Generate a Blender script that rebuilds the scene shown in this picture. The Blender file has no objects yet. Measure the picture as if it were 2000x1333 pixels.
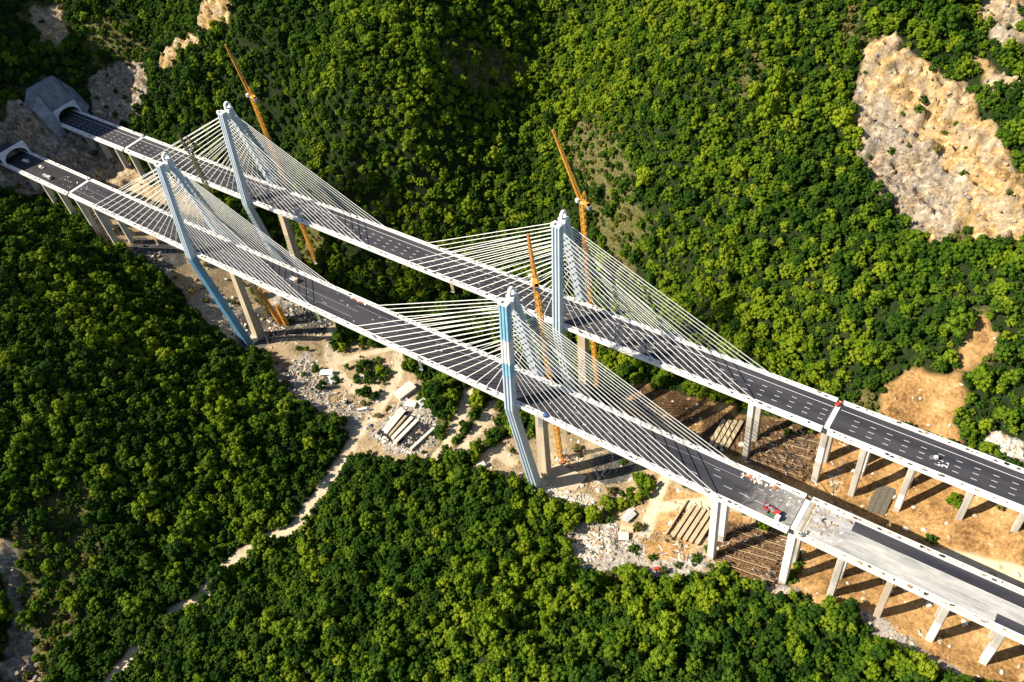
import bpy, math, random
import numpy as np
from mathutils import Vector, Matrix

CONTROL=[(-484.0, 23.0, -112.0), (-432.8, 39.2, -110.0), (-553.8, 46.5, -106.0), (-387.7, 37.6, -108.0), (-201.0, 58.4, -104.0), (-127.3, 27.5, -84.0), (-81.2, 10.2, -70.0), (-467.4, -54.0, -112.0), (-424.9, -57.2, -110.0), (-352.9, -82.5, -108.0), (-311.7, -72.8, -106.0), (-376.9, -31.1, -110.0), (-269.2, -55.3, -105.0), (-231.7, -72.7, -104.0), (-173.1, -39.7, -103.0), (-136.7, -51.4, -99.0), (-113.2, -43.7, -91.0), (-78.3, -60.9, -82.0), (-31.6, -61.5, -70.0), (-120.2, -92.0, -92.0), (-117.4, -115.5, -92.0), (-76.0, -92.5, -82.0), (-328.6, -108.9, -108.0), (-323.9, -159.2, -108.0), (-335.4, -205.4, -108.0), (-342.7, -233.2, -108.0), (-343.8, -273.7, -108.0), (-345.3, -327.5, -108.0), (-361.0, -108.2, -104.0), (-450.9, -90.7, -104.0), (-522.3, -78.7, -100.0), (-578.6, -66.2, -85.0), (-640.4, -71.3, -62.0), (-688.5, -85.2, -45.0), (-763.2, -103.0, -16.0), (-702.0, -136.7, -12.0), (-609.8, -193.1, -15.0), (-576.1, -137.5, -48.0), (-468.7, -152.8, -70.0), (-379.6, -160.4, -88.0), (-458.5, -221.7, -50.0), (-513.7, -253.2, -20.0), (-472.2, -300.2, -55.0), (-455.2, -279.3, -70.0), (-414.7, -248.2, -80.0), (-373.7, -220.7, -98.0), (-444.7, -323.9, -98.0), (-439.3, -356.1, -112.0), (-387.7, -338.3, -108.0), (-413.8, -303.8, -100.0), (-164.3, -73.1, -98.0), (-237.7, -94.8, -100.0), (-299.1, -116.9, -104.0), (-173.0, -120.5, -90.0), (-221.0, -169.8, -92.0), (-270.2, -218.5, -96.0), (-138.7, -167.1, -80.0), (-200.5, -239.9, -85.0), (-290.9, -290.4, -98.0), (-112.8, -202.2, -72.0), (-59.9, -122.9, -72.0), (-39.2, -162.2, -58.0), (7.5, -107.6, -55.0), (42.4, -94.9, -50.0), (78.4, -94.0, -45.0), (107.7, -76.8, -42.0), (-15.4, -85.6, -64.0), (16.3, -20.4, -48.0), (45.0, -25.1, -44.0), (65.4, -12.4, -34.0), (89.1, -21.8, -30.0), (60.0, 38.2, -14.0), (68.5, 49.9, -8.0), (3.2, 47.6, -22.0), (26.5, 56.2, -8.0), (32.5, 70.3, 8.0), (50.9, 84.7, 25.0), (36.1, 123.8, 45.0), (-45.6, 54.9, -28.0), (-86.8, 70.8, -25.0), (-128.7, 82.3, -35.0), (-202.7, 103.9, -65.0), (-220.6, 76.5, -95.0), (-256.0, 114.3, -62.0), (-291.2, 132.8, -45.0), (-194.5, 130.0, 0.0), (-113.1, 123.4, 10.0), (-43.2, 116.0, 20.0), (-94.9, 230.4, 88.0), (-101.3, 222.2, 72.0), (-77.6, 183.1, 45.0), (-22.3, 143.6, 28.0), (27.2, 150.2, 45.0), (-26.5, 220.7, 82.0), (7.6, 176.9, 62.0), (-43.9, 195.0, 55.0), (3.4, 215.0, 85.0), (-13.6, 263.4, 105.0), (-40.8, 275.4, 105.0), (-79.0, 269.3, 112.0), (-181.2, 260.4, 100.0), (-149.0, 195.1, 60.0), (-231.6, 199.1, 60.0), (-266.3, 264.3, 85.0), (-348.7, 280.3, 65.0), (-387.2, 250.2, 25.0), (-380.4, 195.6, 5.0), (-371.2, 136.8, -25.0), (-376.7, 85.5, -75.0), (-414.7, 179.1, 55.0), (-510.9, 166.6, 90.0), (-416.0, 101.8, 25.0), (-453.8, 67.6, -5.0), (-504.4, 58.3, 2.0), (-516.0, 47.4, -50.0), (-454.5, 47.7, -58.0), (-423.7, 59.3, -85.0), (-577.4, 59.1, -8.0), (-624.5, 85.1, 25.0), (-641.2, 84.5, 58.0), (-615.0, 108.9, 90.0), (-686.1, 53.2, 12.0), (-711.4, 27.4, -2.0), (-531.9, 113.1, 65.0), (-407.4, 248.3, 70.0), (-677.4, 91.6, 50.0), (-703.2, 54.3, 24.0), (-736.4, 29.5, 2.0), (-740.8, 13.4, -10.0), (-766.1, 112.7, 42.0), (-805.3, 24.0, 26.0), (-833.1, -7.6, 14.0), (-838.4, -33.0, 24.0), (-859.8, 59.6, 56.0), (-888.8, 37.8, 88.0), (-813.8, 100.4, 72.0), (-765.5, 126.5, 68.0), (-794.9, 59.1, 24.0), (-812.5, -59.8, 6.0), (-727.3, -20.1, -30.0), (-754.9, -30.0, -8.0), (-54.0, -77.0, -76.0), (-11.0, -77.0, -62.0), (15.0, -77.0, -51.0), (39.0, -77.0, -50.0), (65.0, -77.0, -46.6), (90.0, -77.0, -43.6), (-64.0, -9.0, -61.0), (-20.0, -9.0, -55.0), (0.0, -9.0, -56.0), (26.0, -9.0, -54.0), (57.0, -9.0, -32.0), (90.0, -5.0, -18.0), (-746.0, -77.0, -34.0), (-725.0, -77.0, -38.0), (-700.0, -77.0, -46.0), (-669.0, -77.0, -49.0), (-644.0, -77.0, -54.0), (-752.0, -9.0, -30.0), (-729.0, -9.0, -36.0), (-702.0, -9.0, -38.0), (-673.0, -9.0, -38.0), (-751.0, -42.0, -28.0), (-700.0, -42.0, -42.0), (-496.0, -74.0, -113.0), (-187.0, -74.0, -103.0), (-187.0, -62.0, -103.0), (-496.0, -62.0, -113.0), (-196.0, 0.0, -110.0), (-504.0, 0.0, -110.0), (-340.0, -68.0, -112.0), (-340.0, 0.0, -112.0), (-420.0, -68.0, -113.0), (-580.0, -68.0, -85.0), (-580.0, 0.0, -85.0), (-270.0, -68.0, -108.0), (-120.0, -68.0, -95.0), (-120.0, 0.0, -92.0), (-800.0, -69.0, 15.0), (-795.0, -100.0, 6.0), (-796.0, -42.0, 10.0), (-772.0, -69.0, -14.0), (-765.0, -69.0, -22.0), (-815.0, 1.0, 18.0), (-808.0, -26.0, 8.0), (-806.0, 28.0, 18.0), (-792.0, 1.0, -6.0), (-780.0, 1.0, -14.0), (-1000.0, 0.0, 170.0), (-980.0, 150.0, 140.0), (-855.0, -100.0, 150.0), (-885.0, -125.0, 215.0), (-940.0, -170.0, 250.0), (-828.0, -128.0, 85.0), (-800.0, -150.0, 25.0), (-870.0, -230.0, 110.0), (-835.0, -85.0, 75.0), (-980.0, -320.0, 80.0), (-720.0, -420.0, 110.0), (-580.0, -450.0, 60.0), (-630.0, -390.0, 40.0), (-420.0, -480.0, 0.0), (-200.0, -360.0, -90.0), (0.0, -280.0, -50.0), (200.0, -200.0, -30.0), (260.0, 0.0, 0.0), (250.0, 250.0, 120.0), (100.0, 420.0, 160.0), (-150.0, 440.0, 160.0), (-400.0, 430.0, 120.0), (-600.0, 330.0, 150.0), (-800.0, 250.0, 190.0), (-1200.0, -200.0, 150.0), (300.0, -400.0, -40.0), (-100.0, -500.0, -80.0)]  # unseen ridges beyond the left edge are raised to throw shade into view
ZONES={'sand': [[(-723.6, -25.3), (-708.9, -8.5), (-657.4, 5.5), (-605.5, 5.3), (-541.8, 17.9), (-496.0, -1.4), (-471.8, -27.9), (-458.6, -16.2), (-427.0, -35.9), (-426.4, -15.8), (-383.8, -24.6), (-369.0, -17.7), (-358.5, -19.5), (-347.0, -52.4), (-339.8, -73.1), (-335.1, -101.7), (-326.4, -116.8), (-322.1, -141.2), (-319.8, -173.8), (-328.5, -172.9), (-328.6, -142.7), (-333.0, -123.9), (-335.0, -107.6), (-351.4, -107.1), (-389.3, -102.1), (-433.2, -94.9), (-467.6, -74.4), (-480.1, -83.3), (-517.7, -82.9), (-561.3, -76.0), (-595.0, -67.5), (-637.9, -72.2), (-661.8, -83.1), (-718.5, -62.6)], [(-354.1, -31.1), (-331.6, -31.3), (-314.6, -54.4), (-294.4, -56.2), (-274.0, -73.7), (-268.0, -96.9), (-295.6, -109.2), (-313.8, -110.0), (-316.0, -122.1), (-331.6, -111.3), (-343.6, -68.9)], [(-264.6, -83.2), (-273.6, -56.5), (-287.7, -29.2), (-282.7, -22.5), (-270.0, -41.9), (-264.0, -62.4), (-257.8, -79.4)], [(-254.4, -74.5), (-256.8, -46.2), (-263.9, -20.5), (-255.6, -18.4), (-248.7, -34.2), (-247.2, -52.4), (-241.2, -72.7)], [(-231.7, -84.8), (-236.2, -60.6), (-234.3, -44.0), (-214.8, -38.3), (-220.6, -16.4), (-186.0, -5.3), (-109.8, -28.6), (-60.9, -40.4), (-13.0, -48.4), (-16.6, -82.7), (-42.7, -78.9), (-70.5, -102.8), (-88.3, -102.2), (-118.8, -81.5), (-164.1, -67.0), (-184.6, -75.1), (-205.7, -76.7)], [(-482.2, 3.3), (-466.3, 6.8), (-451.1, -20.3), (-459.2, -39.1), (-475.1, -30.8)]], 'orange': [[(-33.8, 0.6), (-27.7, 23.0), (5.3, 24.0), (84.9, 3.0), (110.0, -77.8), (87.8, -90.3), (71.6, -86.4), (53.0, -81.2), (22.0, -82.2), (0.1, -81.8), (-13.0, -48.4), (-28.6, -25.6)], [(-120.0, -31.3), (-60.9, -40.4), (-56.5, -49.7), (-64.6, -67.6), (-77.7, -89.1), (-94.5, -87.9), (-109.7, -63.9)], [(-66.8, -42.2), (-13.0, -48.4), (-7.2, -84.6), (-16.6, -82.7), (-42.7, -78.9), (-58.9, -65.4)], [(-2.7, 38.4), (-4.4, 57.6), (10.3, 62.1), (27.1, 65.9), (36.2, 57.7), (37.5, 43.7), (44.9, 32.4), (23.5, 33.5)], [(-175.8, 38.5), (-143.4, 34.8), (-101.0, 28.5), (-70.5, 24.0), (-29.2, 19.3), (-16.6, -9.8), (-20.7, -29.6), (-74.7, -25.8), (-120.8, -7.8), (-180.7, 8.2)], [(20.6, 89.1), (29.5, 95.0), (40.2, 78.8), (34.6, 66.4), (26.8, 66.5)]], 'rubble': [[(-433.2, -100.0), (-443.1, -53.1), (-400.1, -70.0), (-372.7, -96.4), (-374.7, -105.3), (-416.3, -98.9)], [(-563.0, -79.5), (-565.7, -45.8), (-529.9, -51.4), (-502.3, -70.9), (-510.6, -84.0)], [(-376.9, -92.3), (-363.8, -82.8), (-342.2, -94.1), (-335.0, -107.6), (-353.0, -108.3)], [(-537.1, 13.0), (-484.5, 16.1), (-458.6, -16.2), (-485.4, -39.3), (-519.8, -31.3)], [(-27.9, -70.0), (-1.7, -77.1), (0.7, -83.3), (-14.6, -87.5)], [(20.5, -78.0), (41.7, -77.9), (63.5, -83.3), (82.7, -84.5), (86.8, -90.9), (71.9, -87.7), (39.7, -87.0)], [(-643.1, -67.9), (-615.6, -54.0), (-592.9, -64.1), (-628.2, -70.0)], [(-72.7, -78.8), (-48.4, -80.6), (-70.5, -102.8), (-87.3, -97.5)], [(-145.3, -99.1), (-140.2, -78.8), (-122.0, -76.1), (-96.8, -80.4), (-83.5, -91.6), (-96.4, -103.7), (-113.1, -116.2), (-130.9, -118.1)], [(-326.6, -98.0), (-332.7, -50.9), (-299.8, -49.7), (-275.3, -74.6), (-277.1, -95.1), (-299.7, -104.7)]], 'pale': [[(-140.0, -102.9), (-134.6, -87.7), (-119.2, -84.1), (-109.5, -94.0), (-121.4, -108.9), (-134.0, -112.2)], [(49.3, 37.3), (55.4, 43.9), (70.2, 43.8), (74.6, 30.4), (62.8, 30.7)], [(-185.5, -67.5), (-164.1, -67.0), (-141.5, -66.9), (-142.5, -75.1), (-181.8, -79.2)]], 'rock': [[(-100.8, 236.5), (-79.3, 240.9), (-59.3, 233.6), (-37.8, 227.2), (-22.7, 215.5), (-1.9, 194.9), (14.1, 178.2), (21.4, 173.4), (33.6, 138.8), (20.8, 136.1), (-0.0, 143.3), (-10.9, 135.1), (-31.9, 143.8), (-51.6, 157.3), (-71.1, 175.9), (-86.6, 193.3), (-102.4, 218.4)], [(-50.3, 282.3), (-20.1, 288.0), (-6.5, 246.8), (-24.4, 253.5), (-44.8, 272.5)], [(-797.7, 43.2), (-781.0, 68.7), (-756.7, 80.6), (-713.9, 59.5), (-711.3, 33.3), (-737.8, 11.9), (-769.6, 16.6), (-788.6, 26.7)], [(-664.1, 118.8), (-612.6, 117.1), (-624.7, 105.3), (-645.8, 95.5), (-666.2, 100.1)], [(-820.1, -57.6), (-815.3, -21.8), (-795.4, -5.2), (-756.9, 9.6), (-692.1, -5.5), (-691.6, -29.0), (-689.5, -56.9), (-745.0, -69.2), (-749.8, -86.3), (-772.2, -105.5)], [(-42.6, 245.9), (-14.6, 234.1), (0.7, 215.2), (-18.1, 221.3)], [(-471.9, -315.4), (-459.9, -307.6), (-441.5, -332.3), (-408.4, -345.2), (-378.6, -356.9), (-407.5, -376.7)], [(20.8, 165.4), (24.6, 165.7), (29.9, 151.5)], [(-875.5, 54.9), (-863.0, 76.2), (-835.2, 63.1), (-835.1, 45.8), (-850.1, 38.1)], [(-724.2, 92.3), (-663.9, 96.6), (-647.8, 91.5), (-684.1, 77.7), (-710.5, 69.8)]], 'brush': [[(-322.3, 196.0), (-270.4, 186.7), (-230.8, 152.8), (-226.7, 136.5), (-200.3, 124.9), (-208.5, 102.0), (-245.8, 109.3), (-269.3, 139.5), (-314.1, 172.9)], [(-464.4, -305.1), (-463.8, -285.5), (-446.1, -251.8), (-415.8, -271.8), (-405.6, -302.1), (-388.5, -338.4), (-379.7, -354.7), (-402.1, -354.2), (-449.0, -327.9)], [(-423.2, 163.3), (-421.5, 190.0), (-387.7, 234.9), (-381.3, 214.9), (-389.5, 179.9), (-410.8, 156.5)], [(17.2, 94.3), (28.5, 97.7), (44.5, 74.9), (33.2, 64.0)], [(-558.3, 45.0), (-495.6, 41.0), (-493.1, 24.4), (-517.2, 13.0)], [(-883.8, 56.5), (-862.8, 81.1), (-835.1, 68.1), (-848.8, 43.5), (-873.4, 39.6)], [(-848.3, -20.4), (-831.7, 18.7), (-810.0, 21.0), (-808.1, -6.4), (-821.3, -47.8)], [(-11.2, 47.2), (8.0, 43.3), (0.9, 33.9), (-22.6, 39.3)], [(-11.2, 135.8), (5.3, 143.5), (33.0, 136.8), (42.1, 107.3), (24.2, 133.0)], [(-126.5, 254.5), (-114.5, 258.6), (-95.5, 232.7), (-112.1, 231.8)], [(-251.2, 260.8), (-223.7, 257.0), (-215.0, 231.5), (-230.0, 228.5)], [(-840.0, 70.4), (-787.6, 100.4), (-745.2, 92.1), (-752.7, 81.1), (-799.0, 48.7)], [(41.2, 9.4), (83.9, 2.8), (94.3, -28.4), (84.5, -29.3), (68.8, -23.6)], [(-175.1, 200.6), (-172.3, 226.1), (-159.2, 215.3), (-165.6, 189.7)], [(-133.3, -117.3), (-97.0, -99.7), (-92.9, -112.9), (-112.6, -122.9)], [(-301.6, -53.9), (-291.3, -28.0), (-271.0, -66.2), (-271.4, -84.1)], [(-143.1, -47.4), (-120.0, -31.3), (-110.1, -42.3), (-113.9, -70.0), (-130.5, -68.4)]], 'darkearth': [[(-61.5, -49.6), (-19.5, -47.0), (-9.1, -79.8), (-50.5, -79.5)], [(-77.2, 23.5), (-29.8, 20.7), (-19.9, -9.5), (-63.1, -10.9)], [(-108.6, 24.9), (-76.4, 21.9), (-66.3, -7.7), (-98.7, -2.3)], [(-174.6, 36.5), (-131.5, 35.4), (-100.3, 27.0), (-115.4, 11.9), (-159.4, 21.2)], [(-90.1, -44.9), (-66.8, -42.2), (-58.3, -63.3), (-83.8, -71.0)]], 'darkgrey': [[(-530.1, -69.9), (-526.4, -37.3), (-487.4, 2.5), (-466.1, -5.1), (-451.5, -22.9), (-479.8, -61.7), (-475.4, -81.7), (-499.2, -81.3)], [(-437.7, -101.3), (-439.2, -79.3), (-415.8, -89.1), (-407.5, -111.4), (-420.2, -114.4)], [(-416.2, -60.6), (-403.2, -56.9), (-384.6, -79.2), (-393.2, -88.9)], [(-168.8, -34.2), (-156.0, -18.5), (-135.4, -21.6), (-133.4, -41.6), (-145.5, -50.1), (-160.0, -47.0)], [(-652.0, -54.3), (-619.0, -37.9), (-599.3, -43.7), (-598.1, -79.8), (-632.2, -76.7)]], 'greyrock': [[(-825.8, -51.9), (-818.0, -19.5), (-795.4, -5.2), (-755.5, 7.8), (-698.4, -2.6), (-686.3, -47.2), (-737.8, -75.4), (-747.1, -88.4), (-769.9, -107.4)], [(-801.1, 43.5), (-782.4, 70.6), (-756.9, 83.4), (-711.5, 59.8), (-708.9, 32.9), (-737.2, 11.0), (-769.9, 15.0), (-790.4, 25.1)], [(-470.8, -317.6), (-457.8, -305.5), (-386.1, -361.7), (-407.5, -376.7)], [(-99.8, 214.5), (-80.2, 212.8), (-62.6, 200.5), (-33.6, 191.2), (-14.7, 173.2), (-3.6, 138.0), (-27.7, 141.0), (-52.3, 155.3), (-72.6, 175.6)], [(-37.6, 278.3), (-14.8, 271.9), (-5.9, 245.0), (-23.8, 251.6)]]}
TRACKS=[[(-266.3, -90.1), (-269.3, -65.3), (-278.6, -40.6), (-287.0, -21.7)], [(-254.5, -83.4), (-255.3, -54.5), (-262.2, -22.8)], [(-230.1, -86.8), (-233.2, -70.8), (-229.9, -59.6), (-214.4, -64.8)], [(-332.3, -110.6), (-325.2, -137.9), (-322.3, -171.3), (-319.8, -186.9)], [(-314.8, -184.0), (-326.1, -196.3), (-334.4, -208.8), (-337.5, -223.2), (-339.5, -235.9), (-339.9, -254.1)], [(-335.4, -258.0), (-340.3, -267.4), (-345.4, -279.0)], [(-345.9, -310.0), (-343.6, -322.6), (-341.7, -333.4)], [(-109.8, -28.6), (-105.8, -53.9), (-100.7, -73.4)], [(-455.0, -13.4), (-432.4, -39.8), (-407.7, -47.7), (-393.0, -28.1), (-376.4, -13.1)], [(-432.4, -39.8), (-406.0, -58.4), (-372.4, -67.9), (-356.2, -57.8)], [(-367.0, -16.6), (-348.5, -40.8), (-341.9, -67.8), (-335.1, -101.7)], [(-62, -36), (-20, -33), (30, -34), (70, -29), (125, -27)], [(-100, -52), (-70, -40), (-62, -36)]]
CAM=[40.6776, -318.54258, 390.94195, -0.74362, 0.80067, -0.18157, 1633.45001]


random.seed(7)
RNG = np.random.default_rng(11)
scene = bpy.context.scene
COL = scene.collection

# ------------------------------------------------------------------ numpy helpers
def lattice_hash(i, j, seed):
    h = (i.astype(np.int64) * 374761393 + j.astype(np.int64) * 668265263 + seed * 1274126177) & 0x7fffffff
    h = ((h ^ (h >> 13)) * 1103515245 + 12345) & 0x7fffffff
    h = (h ^ (h >> 16)) & 0xffff
    return h / 65535.0

def vnoise(x, y, seed=0):
    i = np.floor(x); j = np.floor(y); fx = x - i; fy = y - j
    fx = fx * fx * (3 - 2 * fx); fy = fy * fy * (3 - 2 * fy)
    i = i.astype(np.int64); j = j.astype(np.int64)
    a = lattice_hash(i, j, seed); b = lattice_hash(i + 1, j, seed)
    c = lattice_hash(i, j + 1, seed); d = lattice_hash(i + 1, j + 1, seed)
    return (a * (1 - fx) + b * fx) * (1 - fy) + (c * (1 - fx) + d * fx) * fy

def fbm(x, y, seed=0, octv=4):
    s = 0; a = 0.5; t = 0
    for k in range(octv):
        s = s + a * vnoise(x, y, seed + k * 17); t += a; a *= 0.5; x = x * 2.03 + 5.1; y = y * 2.03 + 9.7
    return s / t

CPA = np.array(CONTROL, float)
def tps_fit(P, lam=2.0):
    n = len(P); xy = P[:, :2] / 100.0; d = np.linalg.norm(xy[:, None] - xy[None], axis=-1)
    K = np.where(d > 0, d * d * np.log(d + 1e-12), 0) + lam * 1e-3 * np.eye(n) * n / 10
    A = np.zeros((n + 3, n + 3)); A[:n, :n] = K; A[:n, n] = 1; A[:n, n + 1:] = xy; A[n, :n] = 1; A[n + 1:, :n] = xy.T
    return np.linalg.solve(A, np.concatenate([P[:, 2], [0, 0, 0]]))
TW = tps_fit(CPA)
def base_height(x, y):
    x = np.clip(np.asarray(x, float).ravel(), -1100, 380) / 100.0
    y = np.clip(np.asarray(y, float).ravel(), -560, 560) / 100.0
    out = np.empty(len(x))
    for k in range(0, len(x), 20000):
        xs = x[k:k + 20000]; ys = y[k:k + 20000]
        d2 = (xs[:, None] - CPA[None, :, 0] / 100) ** 2 + (ys[:, None] - CPA[None, :, 1] / 100) ** 2
        out[k:k + 20000] = (0.5 * d2 * np.log(d2 + 1e-20)) @ TW[:-3] + TW[-3] + TW[-2] * xs + TW[-1] * ys
    return out

def inside(poly, x, y):
    r = np.zeros(x.shape, bool); n = len(poly)
    for k in range(n):
        x0, y0 = poly[k]; x1, y1 = poly[(k + 1) % n]
        if y0 == y1: continue
        c = ((y0 > y) != (y1 > y)) & (x < (x1 - x0) * (y - y0) / (y1 - y0) + x0)
        r ^= c
    return r

def zone_mask(kind, x, y, warp=5.0):
    wx = x + (fbm(x / 9, y / 9, 3, 3) - .5) * 2 * warp; wy = y + (fbm(x / 9, y / 9, 41, 3) - .5) * 2 * warp
    m = np.zeros(x.shape, bool)
    for p in ZONES[kind]:
        m |= inside(p, wx, wy)
    return m

def track_dist(x, y):
    d = np.full(x.shape, 1e9)
    for line in TRACKS:
        for (x0, y0), (x1, y1) in zip(line[:-1], line[1:]):
            vx, vy = x1 - x0, y1 - y0; L = vx * vx + vy * vy + 1e-9
            t = np.clip(((x - x0) * vx + (y - y0) * vy) / L, 0, 1)
            d = np.minimum(d, np.hypot(x - x0 - t * vx, y - y0 - t * vy))
    return d

def relief(x, y, rock, open_):
    n = (fbm(x / 46, y / 46, 5, 4) - .5) * 9.0 * (1 - open_)
    n += (fbm(x / 11, y / 11, 8, 3) - .5) * 1.6
    r = 1 - np.abs(2 * fbm(x / 15, y / 15, 21, 5) - 1)
    r2 = 1 - np.abs(2 * fbm(x / 5.5, y / 5.5, 33, 3) - 1)
    u = (x * .62 + y * .78); v = (x * .78 - y * .62)          # gullies run down the slope
    gul = 1 - np.abs(2 * fbm(v / 7 + fbm(x / 12, y / 12, 4, 2) * 2, u / 34, 29, 4) - 1)
    led = np.abs(((base_height(x, y).reshape(x.shape) + 6 * fbm(x / 20, y / 20, 13, 3)) / 7.5) % 1 - .5) * 2
    return n + rock * ((r - .75) * 12 + (r2 - .7) * 7 + (gul - .7) * 11 + (led - .5) * 4)

def blur(m, k=2):
    for _ in range(k):
        p = np.pad(m, 1, mode='edge'); m = (p[:-2, 1:-1] + p[2:, 1:-1] + p[1:-1, :-2] + p[1:-1, 2:] + 2 * p[1:-1, 1:-1]) / 6
    return m

# terrain raster
def axis(a, b, step, far):
    core = list(np.arange(a, b + step, step)); s = step; lo = []; hi = []; v = a
    while v > -far: s *= 1.22; v -= s; lo.append(v)
    s = step; v = core[-1]
    while v < far: s *= 1.22; v += s; hi.append(v)
    return np.array(lo[::-1] + core + hi)
GX = axis(-930, 175, 1.7, 2600); GY = axis(-410, 430, 1.7, 2600)
MX, MY = np.meshgrid(GX, GY)
MZ0 = base_height(MX, MY).reshape(MX.shape)
ZM = {k: zone_mask(k, MX, MY, 6.0 if k != 'darkearth' else 2.5).astype(float) for k in ZONES}
TD = track_dist(MX, MY)
ZM['track'] = np.clip((5.2 - TD + (fbm(MX / 6, MY / 6, 77, 2) - .5) * 3) / 1.5, 0, 1)
ROCK = blur(ZM['rock'], 3)
OPEN = blur(np.clip(ZM['sand'] + ZM['orange'] + ZM['rubble'] + ZM['track'], 0, 1), 5)
MZ = MZ0 + relief(MX, MY, ROCK, OPEN)
MZ += blur(ZM['rubble'] + ZM['pale'], 2) * (fbm(MX / 4, MY / 4, 55, 3) - .45) * 3.2
MZ += blur(ZM['orange'], 2) * (fbm(MX / 7, MY / 7, 57, 3) - .5) * 2.2

# shoulders of the cutting round the upper tunnel mouth
MZ += 20 * np.exp(-((MX + 812) / 15) ** 2 - ((MY + 30) / 13) ** 2) + 12 * np.exp(-((MX + 812) / 15) ** 2 - ((MY - 33) / 12) ** 2)
# keep the ground under the decks and tunnel mouths
for Y0, xe in ((0.0, -786.0), (-68.2, -771.5)):
    near = (np.abs(MY - Y0) < 17) & (MX > xe - 13) & (MX < 140)
    MZ = np.where(near, np.minimum(MZ, -9.5 - 0.0 * MX), MZ)

def ground(x, y):
    x = float(x); y = float(y)
    i = int(np.clip(np.searchsorted(GX, x) - 1, 0, len(GX) - 2)); j = int(np.clip(np.searchsorted(GY, y) - 1, 0, len(GY) - 2))
    fx = (x - GX[i]) / (GX[i + 1] - GX[i]); fy = (y - GY[j]) / (GY[j + 1] - GY[j])
    return float((MZ[j, i] * (1 - fx) + MZ[j, i + 1] * fx) * (1 - fy) + (MZ[j + 1, i] * (1 - fx) + MZ[j + 1, i + 1] * fx) * fy)

def sample(A, x, y):
    i = np.clip(np.searchsorted(GX, x) - 1, 0, len(GX) - 2); j = np.clip(np.searchsorted(GY, y) - 1, 0, len(GY) - 2)
    fx = (x - GX[i]) / (GX[i + 1] - GX[i]); fy = (y - GY[j]) / (GY[j + 1] - GY[j])
    return (A[j, i] * (1 - fx) + A[j, i + 1] * fx) * (1 - fy) + (A[j + 1, i] * (1 - fx) + A[j + 1, i + 1] * fx) * fy

# ------------------------------------------------------------------ camera
cam = bpy.data.objects.new("camera", bpy.data.cameras.new("camera")); COL.objects.link(cam)
yaw, pitch, roll = CAM[3:6]
cy, sy, cp, sp = math.cos(yaw), math.sin(yaw), math.cos(pitch), math.sin(pitch)
fwd = Vector((sy * cp, cy * cp, -sp)); rgt = Vector((cy, -sy, 0)); up = rgt.cross(fwd)
r2 = math.cos(roll) * rgt + math.sin(roll) * up; u2 = -math.sin(roll) * rgt + math.cos(roll) * up
mw = Matrix(((r2.x, u2.x, -fwd.x, CAM[0]), (r2.y, u2.y, -fwd.y, CAM[1]), (r2.z, u2.z, -fwd.z, CAM[2]), (0, 0, 0, 1)))
cam.matrix_world = mw
cam.data.sensor_width = 36; cam.data.lens = CAM[6] * 36 / 2000
cam.data.clip_start = 1; cam.data.clip_end = 9000
scene.camera = cam
def view_xy(P):
    P = np.asarray(P, float) - np.array(CAM[:3]); z = P @ np.array(fwd)
    return 1000 + CAM[6] * (P @ np.array(r2)) / z, 666.5 - CAM[6] * (P @ np.array(u2)) / z, z

# ------------------------------------------------------------------ light
SUN = Vector((-0.535, -0.525, 0.66)).normalized()
w = bpy.data.worlds.new("World"); scene.world = w; w.use_nodes = True
nt = w.node_tree; bg = nt.nodes['Background']; sky = nt.nodes.new('ShaderNodeTexSky'); sky.sky_type = 'NISHITA'; sky.sun_disc = False
sky.sun_elevation = math.asin(SUN.z); sky.sun_rotation = math.atan2(SUN.x, SUN.y)
sky.air_density = 1.0; sky.dust_density = 0.6; sky.ozone_density = 1.5
nt.links.new(sky.outputs[0], bg.inputs[0]); bg.inputs[1].default_value = 0.072
sl = bpy.data.lights.new("sun", 'SUN'); sl.energy = 5.0; sl.angle = math.radians(0.5); sl.color = (1.0, 0.89, 0.70)
so = bpy.data.objects.new("sun", sl); COL.objects.link(so); so.rotation_euler = SUN.to_track_quat('Z', 'Y').to_euler(); so.location = (0, 0, 600)
vs = scene.view_settings; vs.view_transform = 'Standard'; vs.look = 'None'; vs.gamma = 1; vs.exposure = 0.95; vs.use_curve_mapping = False

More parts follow.
